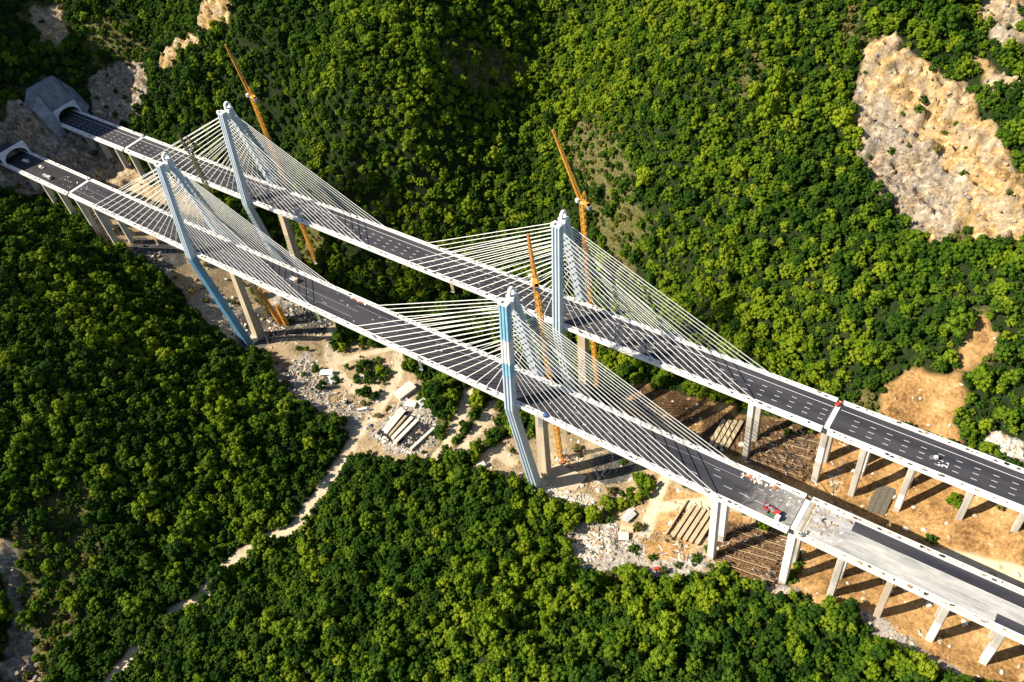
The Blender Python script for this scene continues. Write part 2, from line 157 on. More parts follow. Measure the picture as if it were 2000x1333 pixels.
# ------------------------------------------------------------------ materials
MATS = {}
def mat(name, c1, c2=None, scale=0.3, rough=0.75, bump=0.0, metal=0.0, stretch=(1, 1, 1), detail=5, lo=.35, hi=.65, bscale=None, spec=.4):
    if name in MATS: return MATS[name]
    m = bpy.data.materials.new(name); m.use_nodes = True; n = m.node_tree; b = n.nodes['Principled BSDF']
    b.inputs['Roughness'].default_value = rough; b.inputs['Metallic'].default_value = metal; b.inputs['Specular IOR Level'].default_value = spec
    c2 = c2 or tuple(v * .75 for v in c1)
    g = n.nodes.new('ShaderNodeNewGeometry'); mp = n.nodes.new('ShaderNodeMapping'); mp.inputs['Scale'].default_value = stretch
    n.links.new(g.outputs['Position'], mp.inputs[0])
    t = n.nodes.new('ShaderNodeTexNoise'); t.inputs['Scale'].default_value = scale; t.inputs['Detail'].default_value = detail; t.inputs['Roughness'].default_value = .65
    n.links.new(mp.outputs[0], t.inputs['Vector'])
    r = n.nodes.new('ShaderNodeValToRGB'); r.color_ramp.elements[0].position = lo; r.color_ramp.elements[1].position = hi
    r.color_ramp.elements[0].color = (*c1, 1); r.color_ramp.elements[1].color = (*c2, 1)
    n.links.new(t.outputs[0], r.inputs[0]); n.links.new(r.outputs[0], b.inputs['Base Color'])
    if bump:
        t2 = n.nodes.new('ShaderNodeTexNoise'); t2.inputs['Scale'].default_value = bscale or scale * 5; t2.inputs['Detail'].default_value = 4
        n.links.new(mp.outputs[0], t2.inputs['Vector'])
        bp = n.nodes.new('ShaderNodeBump'); bp.inputs['Distance'].default_value = bump; n.links.new(t2.outputs[0], bp.inputs['Height']); n.links.new(bp.outputs[0], b.inputs['Normal'])
    MATS[name] = m; return m

asphalt = mat('asphalt', (.020, .021, .031), (.058, .057, .068), .07, .8, .02, stretch=(.18, 1.5, 1), detail=9, spec=.3)
asphalt_dusty = mat('asphalt_dusty', (.018, .019, .028), (.054, .053, .063), .07, .8, .02, stretch=(.22, 1.3, 1), detail=9, spec=.3)
def add_dust(m, xa, xb):
    n = m.node_tree; b = n.nodes['Principled BSDF']; src = b.inputs['Base Color'].links[0].from_socket
    g = n.nodes.new('ShaderNodeNewGeometry'); sx = n.nodes.new('ShaderNodeSeparateXYZ'); n.links.new(g.outputs['Position'], sx.inputs[0])
    mr = n.nodes.new('ShaderNodeMapRange'); mr.inputs[1].default_value = xa; mr.inputs[2].default_value = xb; n.links.new(sx.outputs[0], mr.inputs[0])
    t = n.nodes.new('ShaderNodeTexNoise'); t.inputs['Scale'].default_value = .16; t.inputs['Detail'].default_value = 8; t.inputs['Roughness'].default_value = .72; t.inputs['Distortion'].default_value = 1.6; n.links.new(g.outputs['Position'], t.inputs['Vector'])
    ml = n.nodes.new('ShaderNodeMath'); ml.operation = 'MULTIPLY'; n.links.new(mr.outputs[0], ml.inputs[0]); n.links.new(t.outputs[0], ml.inputs[1])
    r = n.nodes.new('ShaderNodeValToRGB'); r.color_ramp.elements[0].position = .2; r.color_ramp.elements[0].color = (0, 0, 0, 1); r.color_ramp.elements[1].position = .58; r.color_ramp.elements[1].color = (.8, .8, .8, 1); n.links.new(ml.outputs[0], r.inputs[0])
    mx = n.nodes.new('ShaderNodeMix'); mx.data_type = 'RGBA'; mx.inputs[7].default_value = (.42, .40, .37, 1); n.links.new(r.outputs[0], mx.inputs[0]); n.links.new(src, mx.inputs[6]); n.links.new(mx.outputs[2], b.inputs['Base Color'])
add_dust(asphalt_dusty, -62, -12)
asphalt_worn = mat('asphalt_worn', (.024, .024, .03), (.075, .072, .072), .05, .8, .02, stretch=(.3, 1.0, 1), detail=8, lo=.42, hi=.8, spec=.25)
deck_screed = mat('deck_screed', (.47, .465, .45), (.20, .2, .2), .16, .85, .02, stretch=(.35, 1.2, 1), detail=10, lo=.36, hi=.68)
screed_line = mat('screed_line', (.60, .59, .57), (.30, .295, .29), .3, .85, stretch=(.3, 1, 1), detail=8)
white_conc = mat('white_concrete', (.80, .79, .77), (.66, .65, .62), .25, .7, .01, detail=6)
edge_conc = mat('edge_concrete', (.76, .75, .72), (.46, .44, .41), .5, .75, .02, detail=7, lo=.42, hi=.78)
concrete = mat('concrete', (.56, .53, .48), (.36, .335, .30), .22, .85, .02, stretch=(1, 1, .25), detail=7)
tan_conc = mat('tan_concrete', (.52, .44, .33), (.38, .31, .23), .2, .85, .02, stretch=(1, 1, .2), detail=7)
film_and_sunlit_white = mat('film_and_sunlit_white', (.78, .78, .77), (.62, .62, .62), .6, .5, .02)
steel_blue = mat('pylon_paint', (.50, .58, .66), (.34, .42, .51), .22, .5, .01, stretch=(1.4, 1.4, .09), detail=9, lo=.38, hi=.72)
groove = mat('pylon_groove', (.16, .23, .32), (.12, .17, .25), .2, .6)
film_blue = mat('blue_film', (.28, .50, .64), (.17, .36, .50), .35, .5, .05, stretch=(1, 1, .4), detail=8)
film_blue2 = mat('blue_film_deep', (.15, .36, .56), (.11, .28, .46), .3, .5, .03, stretch=(1, 1, .3))
cable_m = mat('cable_sheath', (.78, .78, .76), (.66, .66, .64), .1, .5)
dark_metal = mat('dark_metal', (.05, .05, .055), (.09, .085, .08), .8, .6, metal=.3)
grey_metal = mat('grey_metal', (.32, .33, .34), (.22, .23, .24), .6, .5, metal=.3)
crane_y = mat('crane_yellow', (.72, .37, .05), (.55, .25, .035), .3, .5)
line_w = mat('road_paint', (.72, .72, .70), (.5, .5, .49), .8, .7)
seam = mat('paving_seam', (.38, .38, .39), (.22, .22, .23), .2, .85, stretch=(.2, 1, 1))
rust = mat('rusty_rebar', (.27, .155, .08), (.13, .075, .042), .8, .8, metal=.2)
timber = mat('timber', (.38, .28, .17), (.25, .18, .10), .7, .85)
beam_m = mat('precast_concrete', (.70, .67, .61), (.54, .50, .44), .4, .85, .02)
beam_tan = mat('precast_tan', (.46, .38, .25), (.34, .27, .17), .4, .85, .02)
black_m = mat('plain_black', (.012, .012, .016), (.03, .03, .035), .6, .5, .05)
red_p = mat('red_paint', (.52, .045, .03), (.40, .035, .025), .8, .45)
orange_p = mat('orange_paint', (.62, .16, .035), (.48, .11, .025), .8, .5)
white_p = mat('white_paint', (.8, .8, .79), (.70, .70, .69), .8, .35)
blue_p = mat('blue_paint', (.05, .13, .32), (.04, .10, .26), .8, .45)
green_p = mat('green_paint', (.09, .20, .12), (.07, .15, .09), .8, .5)
grey_p = mat('grey_paint', (.30, .31, .33), (.22, .23, .25), .8, .4)
tyre = mat('tyre_rubber', (.015, .015, .015), (.025, .025, .025), .8, .9)
glass = mat('vehicle_glass', (.02, .03, .04), (.03, .04, .05), .8, .12)
roof_w = mat('pale_sheet_roof', (.70, .64, .58), (.58, .50, .44), .5, .6, stretch=(2, .4, 1))
roof_g = mat('grey_sheet_roof', (.50, .52, .54), (.40, .42, .44), .6, .5)
wall_c = mat('hut_wall', (.55, .52, .47), (.45, .42, .38), .6, .8)
shot = mat('shotcrete', (.30, .32, .34), (.13, .145, .165), .18, .9, .15, detail=8)
ink = mat('bore_shade', (.06, .06, .065), (.04, .04, .045), .3, .9)  # near-black lining and end cap paint in the darkness of the bore
portal_w = mat('portal_paint', (.66, .68, .70), (.55, .57, .60), .3, .6)
bark = mat('bark', (.13, .09, .06), (.08, .055, .04), .8, .9)
mat_dark = mat('drying_mat', (.14, .125, .10), (.08, .07, .055), 1.2, .95, .05)

def leaf_mat(name, a, b, c):
    m = bpy.data.materials.new(name); m.use_nodes = True; n = m.node_tree; p = n.nodes['Principled BSDF']
    p.inputs['Roughness'].default_value = .6; p.inputs['Specular IOR Level'].default_value = .06
    g = n.nodes.new('ShaderNodeNewGeometry'); t = n.nodes.new('ShaderNodeTexNoise'); t.inputs['Scale'].default_value = .09; t.inputs['Detail'].default_value = 6; t.inputs['Roughness'].default_value = .7
    n.links.new(g.outputs['Position'], t.inputs['Vector'])
    oi = n.nodes.new('ShaderNodeObjectInfo'); mx = n.nodes.new('ShaderNodeMath'); mx.operation = 'MULTIPLY_ADD'; mx.inputs[1].default_value = .42
    n.links.new(oi.outputs['Random'], mx.inputs[0])
    ad = n.nodes.new('ShaderNodeMath'); ad.operation = 'ADD'; ad.inputs[1].default_value = -.21; n.links.new(t.outputs[0], ad.inputs[0]); n.links.new(ad.outputs[0], mx.inputs[2])
    r = n.nodes.new('ShaderNodeValToRGB'); e = r.color_ramp.elements; e[0].position = .3; e[0].color = (*a, 1); e[1].position = .72; e[1].color = (*c, 1)
    k = e.new(.5); k.color = (*b, 1)
    n.links.new(mx.outputs[0], r.inputs[0]); n.links.new(r.outputs[0], p.inputs['Base Color'])
    tr = n.nodes.new('ShaderNodeBsdfTranslucent'); n.links.new(r.outputs[0], tr.inputs[0]); ms = n.nodes.new('ShaderNodeMixShader'); ms.inputs[0].default_value = .18
    n.links.new(p.outputs[0], ms.inputs[1]); n.links.new(tr.outputs[0], ms.inputs[2]); n.links.new(ms.outputs[0], n.nodes['Material Output'].inputs[0])
    return m
LEAF = [leaf_mat('leaf_dark', (.018, .048, .007), (.038, .088, .009), (.074, .135, .012)),
        leaf_mat('leaf_mid', (.042, .096, .008), (.082, .154, .010), (.142, .215, .014)),
        leaf_mat('leaf_bright', (.09, .16, .009), (.155, .235, .012), (.235, .295, .017)),
        leaf_mat('leaf_olive', (.072, .085, .02), (.12, .12, .03), (.19, .165, .048))]

def terrain_material():
    m = bpy.data.materials.new('hillside_ground'); m.use_nodes = True; n = m.node_tree; b = n.nodes['Principled BSDF']; b.inputs['Roughness'].default_value = .95; b.inputs['Specular IOR Level'].default_value = .1
    g = n.nodes.new('ShaderNodeNewGeometry')
    def noise(s, d=6, r=.65):
        t = n.nodes.new('ShaderNodeTexNoise'); t.inputs['Scale'].default_value = s; t.inputs['Detail'].default_value = d; t.inputs['Roughness'].default_value = r; n.links.new(g.outputs['Position'], t.inputs['Vector']); return t.outputs[0]
    def ramp(src, stops):
        r = n.nodes.new('ShaderNodeValToRGB'); e = r.color_ramp.elements
        e[0].position, e[0].color = stops[0][0], (*stops[0][1], 1); e[1].position, e[1].color = stops[-1][0], (*stops[-1][1], 1)
        for p, c in stops[1:-1]:
            k = e.new(p); k.color = (*c, 1)
        n.links.new(src, r.inputs[0]); return r.outputs[0]
    fine = noise(.55, 7, .7); mid = noise(.11, 7, .65); big = noise(.03, 5)
    big2 = noise(.055, 8, .7); sm = n.nodes.new('ShaderNodeMix'); sm.data_type = 'FLOAT'; sm.inputs[0].default_value = .45; n.links.new(big2, sm.inputs[2]); n.links.new(fine, sm.inputs[3]); soil = sm.outputs[0]
    fr = noise(.32, 9, .78); rs = n.nodes.new('ShaderNodeMix'); rs.data_type = 'FLOAT'; rs.inputs[0].default_value = .72; n.links.new(big2, rs.inputs[2]); n.links.new(fr, rs.inputs[3]); rsoil = rs.outputs[0]
    a1 = n.nodes.new('ShaderNodeVertexColor'); a1.layer_name = 'zone_a'; a2 = n.nodes.new('ShaderNodeVertexColor'); a2.layer_name = 'zone_b'
    s1 = n.nodes.new('ShaderNodeSeparateColor'); s2 = n.nodes.new('ShaderNodeSeparateColor'); n.links.new(a1.outputs[0], s1.inputs[0]); n.links.new(a2.outputs[0], s2.inputs[0])
    a3 = n.nodes.new('ShaderNodeVertexColor'); a3.layer_name = 'zone_c'; s3 = n.nodes.new('ShaderNodeSeparateColor'); n.links.new(a3.outputs[0], s3.inputs[0])
    floor = ramp(fine, [(.3, (.008, .015, .005)), (.5, (.016, .028, .008)), (.75, (.045, .05, .018))])
    cols = {'brush': (s2.outputs[1], ramp(fine, [(.3, (.03, .042, .013)), (.46, (.075, .08, .026)), (.58, (.14, .125, .048)), (.74, (.28, .22, .11))])),
            'sand': (s1.outputs[0], ramp(soil, [(.30, (.07, .06, .035)), (.41, (.19, .145, .085)), (.50, (.36, .27, .165)), (.60, (.52, .41, .275)), (.72, (.62, .53, .40))])),
            'orange': (s1.outputs[1], ramp(soil, [(.33, (.06, .034, .015)), (.43, (.18, .10, .04)), (.51, (.34, .20, .08)), (.59, (.46, .30, .14)), (.70, (.60, .47, .30))])),
            'rubble': (s1.outputs[2], ramp(fine, [(.3, (.14, .125, .11)), (.5, (.34, .31, .28)), (.68, (.55, .50, .45))])),
            'pale': (a1.outputs[1], ramp(fine, [(.3, (.26, .23, .19)), (.44, (.50, .46, .40)), (.56, (.74, .71, .66)), (.7, (.80, .78, .74))])),
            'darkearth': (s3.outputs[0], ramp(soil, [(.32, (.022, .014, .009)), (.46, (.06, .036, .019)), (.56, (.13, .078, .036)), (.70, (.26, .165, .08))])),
            'darkgrey': (s3.outputs[1], ramp(soil, [(.32, (.028, .028, .03)), (.46, (.075, .072, .07)), (.56, (.14, .13, .12)), (.70, (.30, .27, .23))])),  # dark grey ground; the left hollow's patch has its shade painted in
            'track': (s2.outputs[2], ramp(mid, [(.3, (.42, .335, .23)), (.5, (.60, .50, .36)), (.75, (.50, .40, .27))]))}
    crack = n.nodes.new('ShaderNodeTexNoise'); crack.noise_type = 'RIDGED_MULTIFRACTAL'; crack.inputs['Scale'].default_value = .16; crack.inputs['Detail'].default_value = 9; crack.inputs['Roughness'].default_value = .62; crack.inputs['Lacunarity'].default_value = 2.1; crack.inputs['Offset'].default_value = .9; crack.inputs['Gain'].default_value = 1.6
    cmp_ = n.nodes.new('ShaderNodeMapping'); cmp_.inputs['Rotation'].default_value = (0, 0, -.9); cmp_.inputs['Scale'].default_value = (.55, 1.5, 1.0)
    wadd = n.nodes.new('ShaderNodeVectorMath'); wadd.operation = 'ADD'; nz = n.nodes.new('ShaderNodeTexNoise'); nz.inputs['Scale'].default_value = .1; nz.inputs['Detail'].default_value = 5
    sc = n.nodes.new('ShaderNodeVectorMath'); sc.operation = 'SCALE'; sc.inputs['Scale'].default_value = 9
    n.links.new(g.outputs['Position'], nz.inputs['Vector']); n.links.new(nz.outputs['Color'], sc.inputs[0]); n.links.new(sc.outputs[0], wadd.inputs[0]); n.links.new(g.outputs['Position'], wadd.inputs[1]); n.links.new(wadd.outputs[0], cmp_.inputs[0]); n.links.new(cmp_.outputs[0], crack.inputs['Vector'])
    tan_rock = ramp(rsoil, [(.34, (.14, .08, .03)), (.43, (.44, .275, .115)), (.50, (.66, .46, .215)), (.57, (.74, .58, .36)), (.68, (.48, .30, .13))])
    grey_rock = ramp(rsoil, [(.36, (.055, .054, .058)), (.44, (.18, .17, .165)), (.51, (.37, .34, .30)), (.58, (.62, .53, .41)), (.68, (.36, .31, .25))])
    gm = ramp(big2, [(.47, (0, 0, 0)), (.535, (1, 1, 1))])
    rk = n.nodes.new('ShaderNodeMix'); rk.data_type = 'RGBA'; 
    gz = n.nodes.new('ShaderNodeMath'); gz.operation = 'MULTIPLY_ADD'; gz.inputs[1].default_value = .75; gz.use_clamp = True; n.links.new(s3.outputs[2], gz.inputs[0])
    gmm = n.nodes.new('ShaderNodeMath'); gmm.operation = 'MULTIPLY'; gmm.inputs[1].default_value = .65; n.links.new(gm, gmm.inputs[0]); n.links.new(gmm.outputs[0], gz.inputs[2])
    gs = n.nodes.new('ShaderNodeMath'); gs.operation = 'SUBTRACT'; gs.use_clamp = True; gq = n.nodes.new('ShaderNodeMath'); gq.operation = 'MULTIPLY_ADD'; gq.inputs[1].default_value = 1.8; gq.inputs[2].default_value = -.75; n.links.new(fine, gq.inputs[0]); n.links.new(gz.outputs[0], gs.inputs[0]); n.links.new(gq.outputs[0], gs.inputs[1])
    n.links.new(gs.outputs[0], rk.inputs[0]); n.links.new(tan_rock, rk.inputs[6]); n.links.new(grey_rock, rk.inputs[7])
    ck = ramp(crack.outputs[0], [(.12, (1, 1, 1)), (.42, (.62, .58, .54)), (.75, (.18, .16, .15))])
    rm = n.nodes.new('ShaderNodeMix'); rm.data_type = 'RGBA'; rm.blend_type = 'MULTIPLY'; rm.inputs[0].default_value = .5; n.links.new(rk.outputs[2], rm.inputs[6]); n.links.new(ck, rm.inputs[7])
    cols['rock'] = (s2.outputs[0], rm.outputs[2])
    cur = floor
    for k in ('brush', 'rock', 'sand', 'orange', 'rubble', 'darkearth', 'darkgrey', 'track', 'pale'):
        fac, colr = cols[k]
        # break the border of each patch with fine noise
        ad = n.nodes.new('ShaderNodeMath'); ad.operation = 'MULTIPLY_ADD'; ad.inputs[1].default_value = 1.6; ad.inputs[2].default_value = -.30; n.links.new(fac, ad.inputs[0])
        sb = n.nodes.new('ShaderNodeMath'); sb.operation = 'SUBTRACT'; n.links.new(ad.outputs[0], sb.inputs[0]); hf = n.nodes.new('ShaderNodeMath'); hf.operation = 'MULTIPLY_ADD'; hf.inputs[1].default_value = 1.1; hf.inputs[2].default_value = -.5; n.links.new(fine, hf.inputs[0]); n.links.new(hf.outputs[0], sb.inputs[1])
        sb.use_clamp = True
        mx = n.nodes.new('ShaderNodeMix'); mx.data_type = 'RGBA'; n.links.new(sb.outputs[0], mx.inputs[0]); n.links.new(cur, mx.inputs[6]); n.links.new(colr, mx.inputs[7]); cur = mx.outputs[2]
    n.links.new(cur, b.inputs['Base Color'])
    bp = n.nodes.new('ShaderNodeBump'); bp.inputs['Distance'].default_value = 1.2; bp.inputs['Strength'].default_value = .8; n.links.new(fine, bp.inputs['Height']); n.links.new(bp.outputs[0], b.inputs['Normal'])
    return m

# ------------------------------------------------------------------ mesh helpers
class MB:
    def __init__(s): s.v = []; s.f = []; s.m = []; s.mats = []
    def mi(s, m):
        if m not in s.mats: s.mats.append(m)
        return s.mats.index(m)
    def add(s, V, F, m):
        k = len(s.v); s.v.extend([tuple(p) for p in V]); i = s.mi(m)
        for f in F: s.f.append(tuple(k + q for q in f)); s.m.append(i)
    def box(s, c, d, m, rz=0.0, tilt=None):
        hx, hy, hz = d[0] / 2, d[1] / 2, d[2] / 2
        V = [Vector((x, y, z)) for z in (-hz, hz) for x, y in ((-hx, -hy), (hx, -hy), (hx, hy), (-hx, hy))]
        R = Matrix.Rotation(rz, 3, 'Z')
        if tilt: R = R @ Matrix.Rotation(tilt[0], 3, 'X') @ Matrix.Rotation(tilt[1], 3, 'Y')
        c = Vector(c); s.add([c + R @ p for p in V], [(3, 2, 1, 0), (4, 5, 6, 7), (0, 1, 5, 4), (1, 2, 6, 5), (2, 3, 7, 6), (3, 0, 4, 7)], m)
    def bar(s, a, b, wd, ht, m, upv=(0, 0, 1)):
        a = Vector(a); b = Vector(b); d = (b - a).normalized(); u = Vector(upv)
        if abs(d.dot(u)) > .98: u = Vector((1, 0, 0))
        x = d.cross(u).normalized() * wd / 2; z = x.normalized().cross(d) * ht / 2
        V = [a - x - z, a + x - z, a + x + z, a - x + z, b - x - z, b + x - z, b + x + z, b - x + z]
        s.add(V, [(0, 1, 2, 3), (7, 6, 5, 4), (0, 4, 5, 1), (1, 5, 6, 2), (2, 6, 7, 3), (3, 7, 4, 0)], m)
    def tube(s, a, b, r, m, n=7, rb=None, cap=True):
        a = Vector(a); b = Vector(b); d = (b - a).normalized(); u = Vector((0, 0, 1)) if abs(d.z) < .95 else Vector((1, 0, 0)); x = d.cross(u).normalized(); y = d.cross(x)
        rb = r if rb is None else rb
        V = [a + r * (math.cos(t) * x + math.sin(t) * y) for t in [2 * math.pi * k / n for k in range(n)]] + [b + rb * (math.cos(t) * x + math.sin(t) * y) for t in [2 * math.pi * k / n for k in range(n)]]
        F = [(k, (k + 1) % n, n + (k + 1) % n, n + k) for k in range(n)]
        if cap: F += [tuple(range(n))[::-1], tuple(range(n, 2 * n))]
        s.add(V, F, m)
    def ring(s, prof, xs, m, close=True):
        """prism of a (y,z) profile along x stations"""
        n = len(prof); V = [(x, y, z) for x in xs for y, z in prof]
        F = []
        for k in range(len(xs) - 1):
            for q in range(n if close else n - 1):
                F.append((k * n + q, k * n + (q + 1) % n, (k + 1) * n + (q + 1) % n, (k + 1) * n + q))
        F += [tuple(range(n))[::-1], tuple(range((len(xs) - 1) * n, len(xs) * n))]
        s.add(V, F, m)
    def obj(s, name, root=None, parent=None, loc=None, smooth=False):
        off = Vector(root.location) if root else Vector(loc or (0, 0, 0))
        me = bpy.data.meshes.new(name); me.from_pydata([tuple(Vector(p) - off) for p in s.v], [], s.f)
        for m in s.mats: me.materials.append(m)
        me.polygons.foreach_set('material_index', s.m)
        if smooth: me.polygons.foreach_set('use_smooth', [True] * len(s.f))
        me.update(); o = bpy.data.objects.new(name, me); COL.objects.link(o)
        if root: o.parent = parent or root
        else: o.location = off
        return o

def tag(o, label=None, cat=None, group=None, kind=None):
    if label: o['label'] = label
    if cat: o['category'] = cat
    if group: o['group'] = group
    if kind: o['kind'] = kind
    return o
def empty(name, loc, label, cat, group=None, rz=0):
    o = bpy.data.objects.new(name, None); COL.objects.link(o); o.location = loc; o.rotation_euler = (0, 0, rz); o.empty_display_size = 2
    return tag(o, label, cat, group)
def copy_thing(root, loc, rz, label, group=None):
    r = root.copy(); COL.objects.link(r); r.location = loc; r.rotation_euler = (0, 0, rz); r['label'] = label
    if group: r['group'] = group
    for ch in [o for o in root.children]:
        c = ch.copy(); COL.objects.link(c); c.parent = r
        for g in ch.children:
            d = g.copy(); COL.objects.link(d); d.parent = c
    return r
# ------------------------------------------------------------------ terrain sheet
def build_terrain():
    ny, nx = MX.shape; V = np.stack([MX, MY, MZ], -1).reshape(-1, 3)
    idx = np.arange(ny * nx).reshape(ny, nx); F = np.stack([idx[:-1, :-1], idx[:-1, 1:], idx[1:, 1:], idx[1:, :-1]], -1).reshape(-1, 4)
    me = bpy.data.meshes.new('hills'); me.vertices.add(len(V)); me.vertices.foreach_set('co', V.ravel())
    me.loops.add(F.size); me.loops.foreach_set('vertex_index', F.ravel()); me.polygons.add(len(F)); me.polygons.foreach_set('loop_start', np.arange(0, F.size, 4)); me.polygons.foreach_set('loop_total', np.full(len(F), 4))
    me.polygons.foreach_set('use_smooth', np.ones(len(F), bool)); me.update(); me.validate()
    for nm, ks in (('zone_a', ('sand', 'orange', 'rubble', 'pale')), ('zone_b', ('rock', 'brush', 'track', None)), ('zone_c', ('darkearth', 'darkgrey', 'greyrock', None))):
        at = me.color_attributes.new(nm, 'FLOAT_COLOR', 'POINT'); A = np.ones((ny * nx, 4), np.float32)
        for q, k in enumerate(ks):
            A[:, q] = blur(ZM[k], 2).ravel() if k else 1
        at.data.foreach_set('color', A.ravel())
    me.materials.append(terrain_material())
    o = bpy.data.objects.new('hills', me); COL.objects.link(o); o['kind'] = 'structure'; o['label'] = 'steep green gorge hillsides with bare rock and dirt patches'
build_terrain()

# ------------------------------------------------------------------ cable-stayed bridges
HW = 10.1; EDGE = 13.0
XR_JOINT = {'near': -11.5, 'far': -20.5}; XL_JOINT = {'near': -671.5, 'far': -680.0}
def deck_profile(Y0, z, depth):
    t = z - .06
    return [(Y0 - EDGE, t - .15), (Y0 - EDGE, t - 1.6), (Y0 - 8.0, t - depth), (Y0 + 8.0, t - depth), (Y0 + EDGE, t - 1.6), (Y0 + EDGE, t - .15)]

def edge_strip(mb, Y0, z, x0, x1, cables=None, rnd=None):
    for s in (-1, 1):
        # inner barrier, kerb, outer parapet
        ya, yb = sorted((Y0 + s * 10.15, Y0 + s * 10.6)); mb.box(((x0 + x1) / 2, (ya + yb) / 2, z + .42), (x1 - x0, yb - ya, 1.05), white_conc)
        ya, yb = sorted((Y0 + s * 10.6, Y0 + s * 12.72)); mb.box(((x0 + x1) / 2, (ya + yb) / 2, z + .0), (x1 - x0, yb - ya, .36), edge_conc)
        ya, yb = sorted((Y0 + s * 12.72, Y0 + s * 13.06)); mb.box(((x0 + x1) / 2, (ya + yb) / 2, z - .55), (x1 - x0, yb - ya, 2.4), white_conc)

def clutter(mb, Y0, z, x0, x1, step, seed):
    r = random.Random(seed); x = x0
    while x < x1:
        x += step * r.uniform(.5, 1.5)
        for s in (-1, 1):
            if r.random() < .75:
                m = r.choice([dark_metal, grey_metal, dark_metal, timber, white_p, concrete, black_m])
                mb.box((x + r.uniform(-2, 2), Y0 + s * r.uniform(10.9, 12.4), z + .18 + r.uniform(.1, .45)), (r.uniform(.4, 2.2), r.uniform(.3, 1.0), r.uniform(.3, 1.1)), m, r.uniform(-.3, .3))

LEG_T, LEG_K, LEG_B, HT, ZK = 3.5, 15.0, 5.6, 77.0, -2.0
def leg_path(z, zb):
    """|y| offset of the leg axis at height z above/below the deck"""
    if z >= ZK: return LEG_T + (LEG_K - LEG_T) * (HT - z) / (HT - ZK)
    return LEG_B + (LEG_K - LEG_B) * (z - zb) / (ZK - zb)

def make_leg(mb, X, Y0, zd, s, zb, paints):
    """one kinked leg; paints: list of (z_top, material) going down"""
    zs = sorted(set([HT, 60, 40, 20, ZK, (ZK + zb) / 2, zb - 4] + [p[0] for p in paints if zb < p[0] < HT]), reverse=True)
    def sec(z):
        y = Y0 + s * leg_path(max(z, zb - 4), zb); t = (HT - z) / (HT - zb)
        wx = 2.75 + .5 * t + (.5 if z < zb + 20 else 0); wy = 2.15 + .9 * t
        # outer face (y side = s) carries two grooves
        o = wy; g = .55
        pr = [(-wx, -wy), (wx, -wy), (wx, o), (.62 * wx, o), (.55 * wx, o - g), (.28 * wx, o - g), (.21 * wx, o), (-.21 * wx, o), (-.28 * wx, o - g), (-.55 * wx, o - g), (-.62 * wx, o), (-wx, o)]
        return [(X + px, y + s * py, zd + z) for px, py in pr]
    for za, zb2 in zip(zs[:-1], zs[1:]):
        m = steel_blue
        for pz, pm in paints:
            if za <= pz + 1e-6: m = pm
        A = sec(za); B = sec(zb2); n = len(A)
        for k in range(n):
            q = (k + 1) % n; mm = groove if (k in (4, 8) and m is steel_blue) else m
            f = [A[k], A[q], B[q], B[k]]
            mb.add(f if s < 0 else f[::-1], [(0, 1, 2, 3)], mm)
    mb.add(sec(HT) if s > 0 else sec(HT)[::-1], [tuple(range(12))], white_conc)

def make_crown(mb, X, Y0, zd):
    # saddle between the leg heads, flat near head block, pierced ring on the far leg
    n = 10; prof = []
    for k in range(n + 1):
        t = k / n; y = -1.9 + 3.6 * t; prof.append((Y0 + y, zd + HT + .4 - 3.2 * math.sin(math.pi * t)))
    prof = prof + [(Y0 + 1.7, zd + HT - 7), (Y0 - 1.9, zd + HT - 7)]
    mb.ring(prof, [X - 2.4, X + 2.4], white_conc)
    mb.box((X, Y0 - 3.6, zd + HT + .55), (6.4, 4.7, 1.1), white_conc)
    mb.box((X - 1.9, Y0 - 4.9, zd + HT + 1.7), (2.2, 1.6, 1.3), white_conc)
    cyr, czr, R, r = Y0 + 3.6, zd + HT + 2.6, 3.4, 1.9; hw_ = .9
    mb.box((X, Y0 + 3.6, zd + HT + .2), (5.4, 4.6, 1.4), white_conc)
    N = 22
    for k in range(N):
        t0, t1 = 2 * math.pi * k / N, 2 * math.pi * (k + 1) / N
        P = lambda rr, t, x: (x, cyr + rr * math.sin(t) * .85, czr + rr * math.cos(t))
        for x, flip in ((X - hw_, 0), (X + hw_, 1)):
            f = [P(R, t0, x), P(R, t1, x), P(r, t1, x), P(r, t0, x)]; mb.add(f[::-1] if flip else f, [(0, 1, 2, 3)], white_conc)
        mb.add([P(R, t0, X - hw_), P(R, t0, X + hw_), P(R, t1, X + hw_), P(R, t1, X - hw_)], [(0, 1, 2, 3)], white_conc)
        mb.add([P(r, t0, X - hw_), P(r, t1, X - hw_), P(r, t1, X + hw_), P(r, t0, X + hw_)], [(0, 1, 2, 3)], steel_blue)

NC = 16
def stay_points(X, Y0, zd, side, pl, k):
    dx = 14.0 + 122.0 * k / (NC - 1); za = 27.0 + 46.5 * (k / (NC - 1)) ** .92
    a = Vector((X + side * 2.6, Y0 + pl * (leg_path(za, -110) - .2), zd + za)); b = Vector((X + side * dx, Y0 + pl * 11.65, zd + .15))
    return a, b

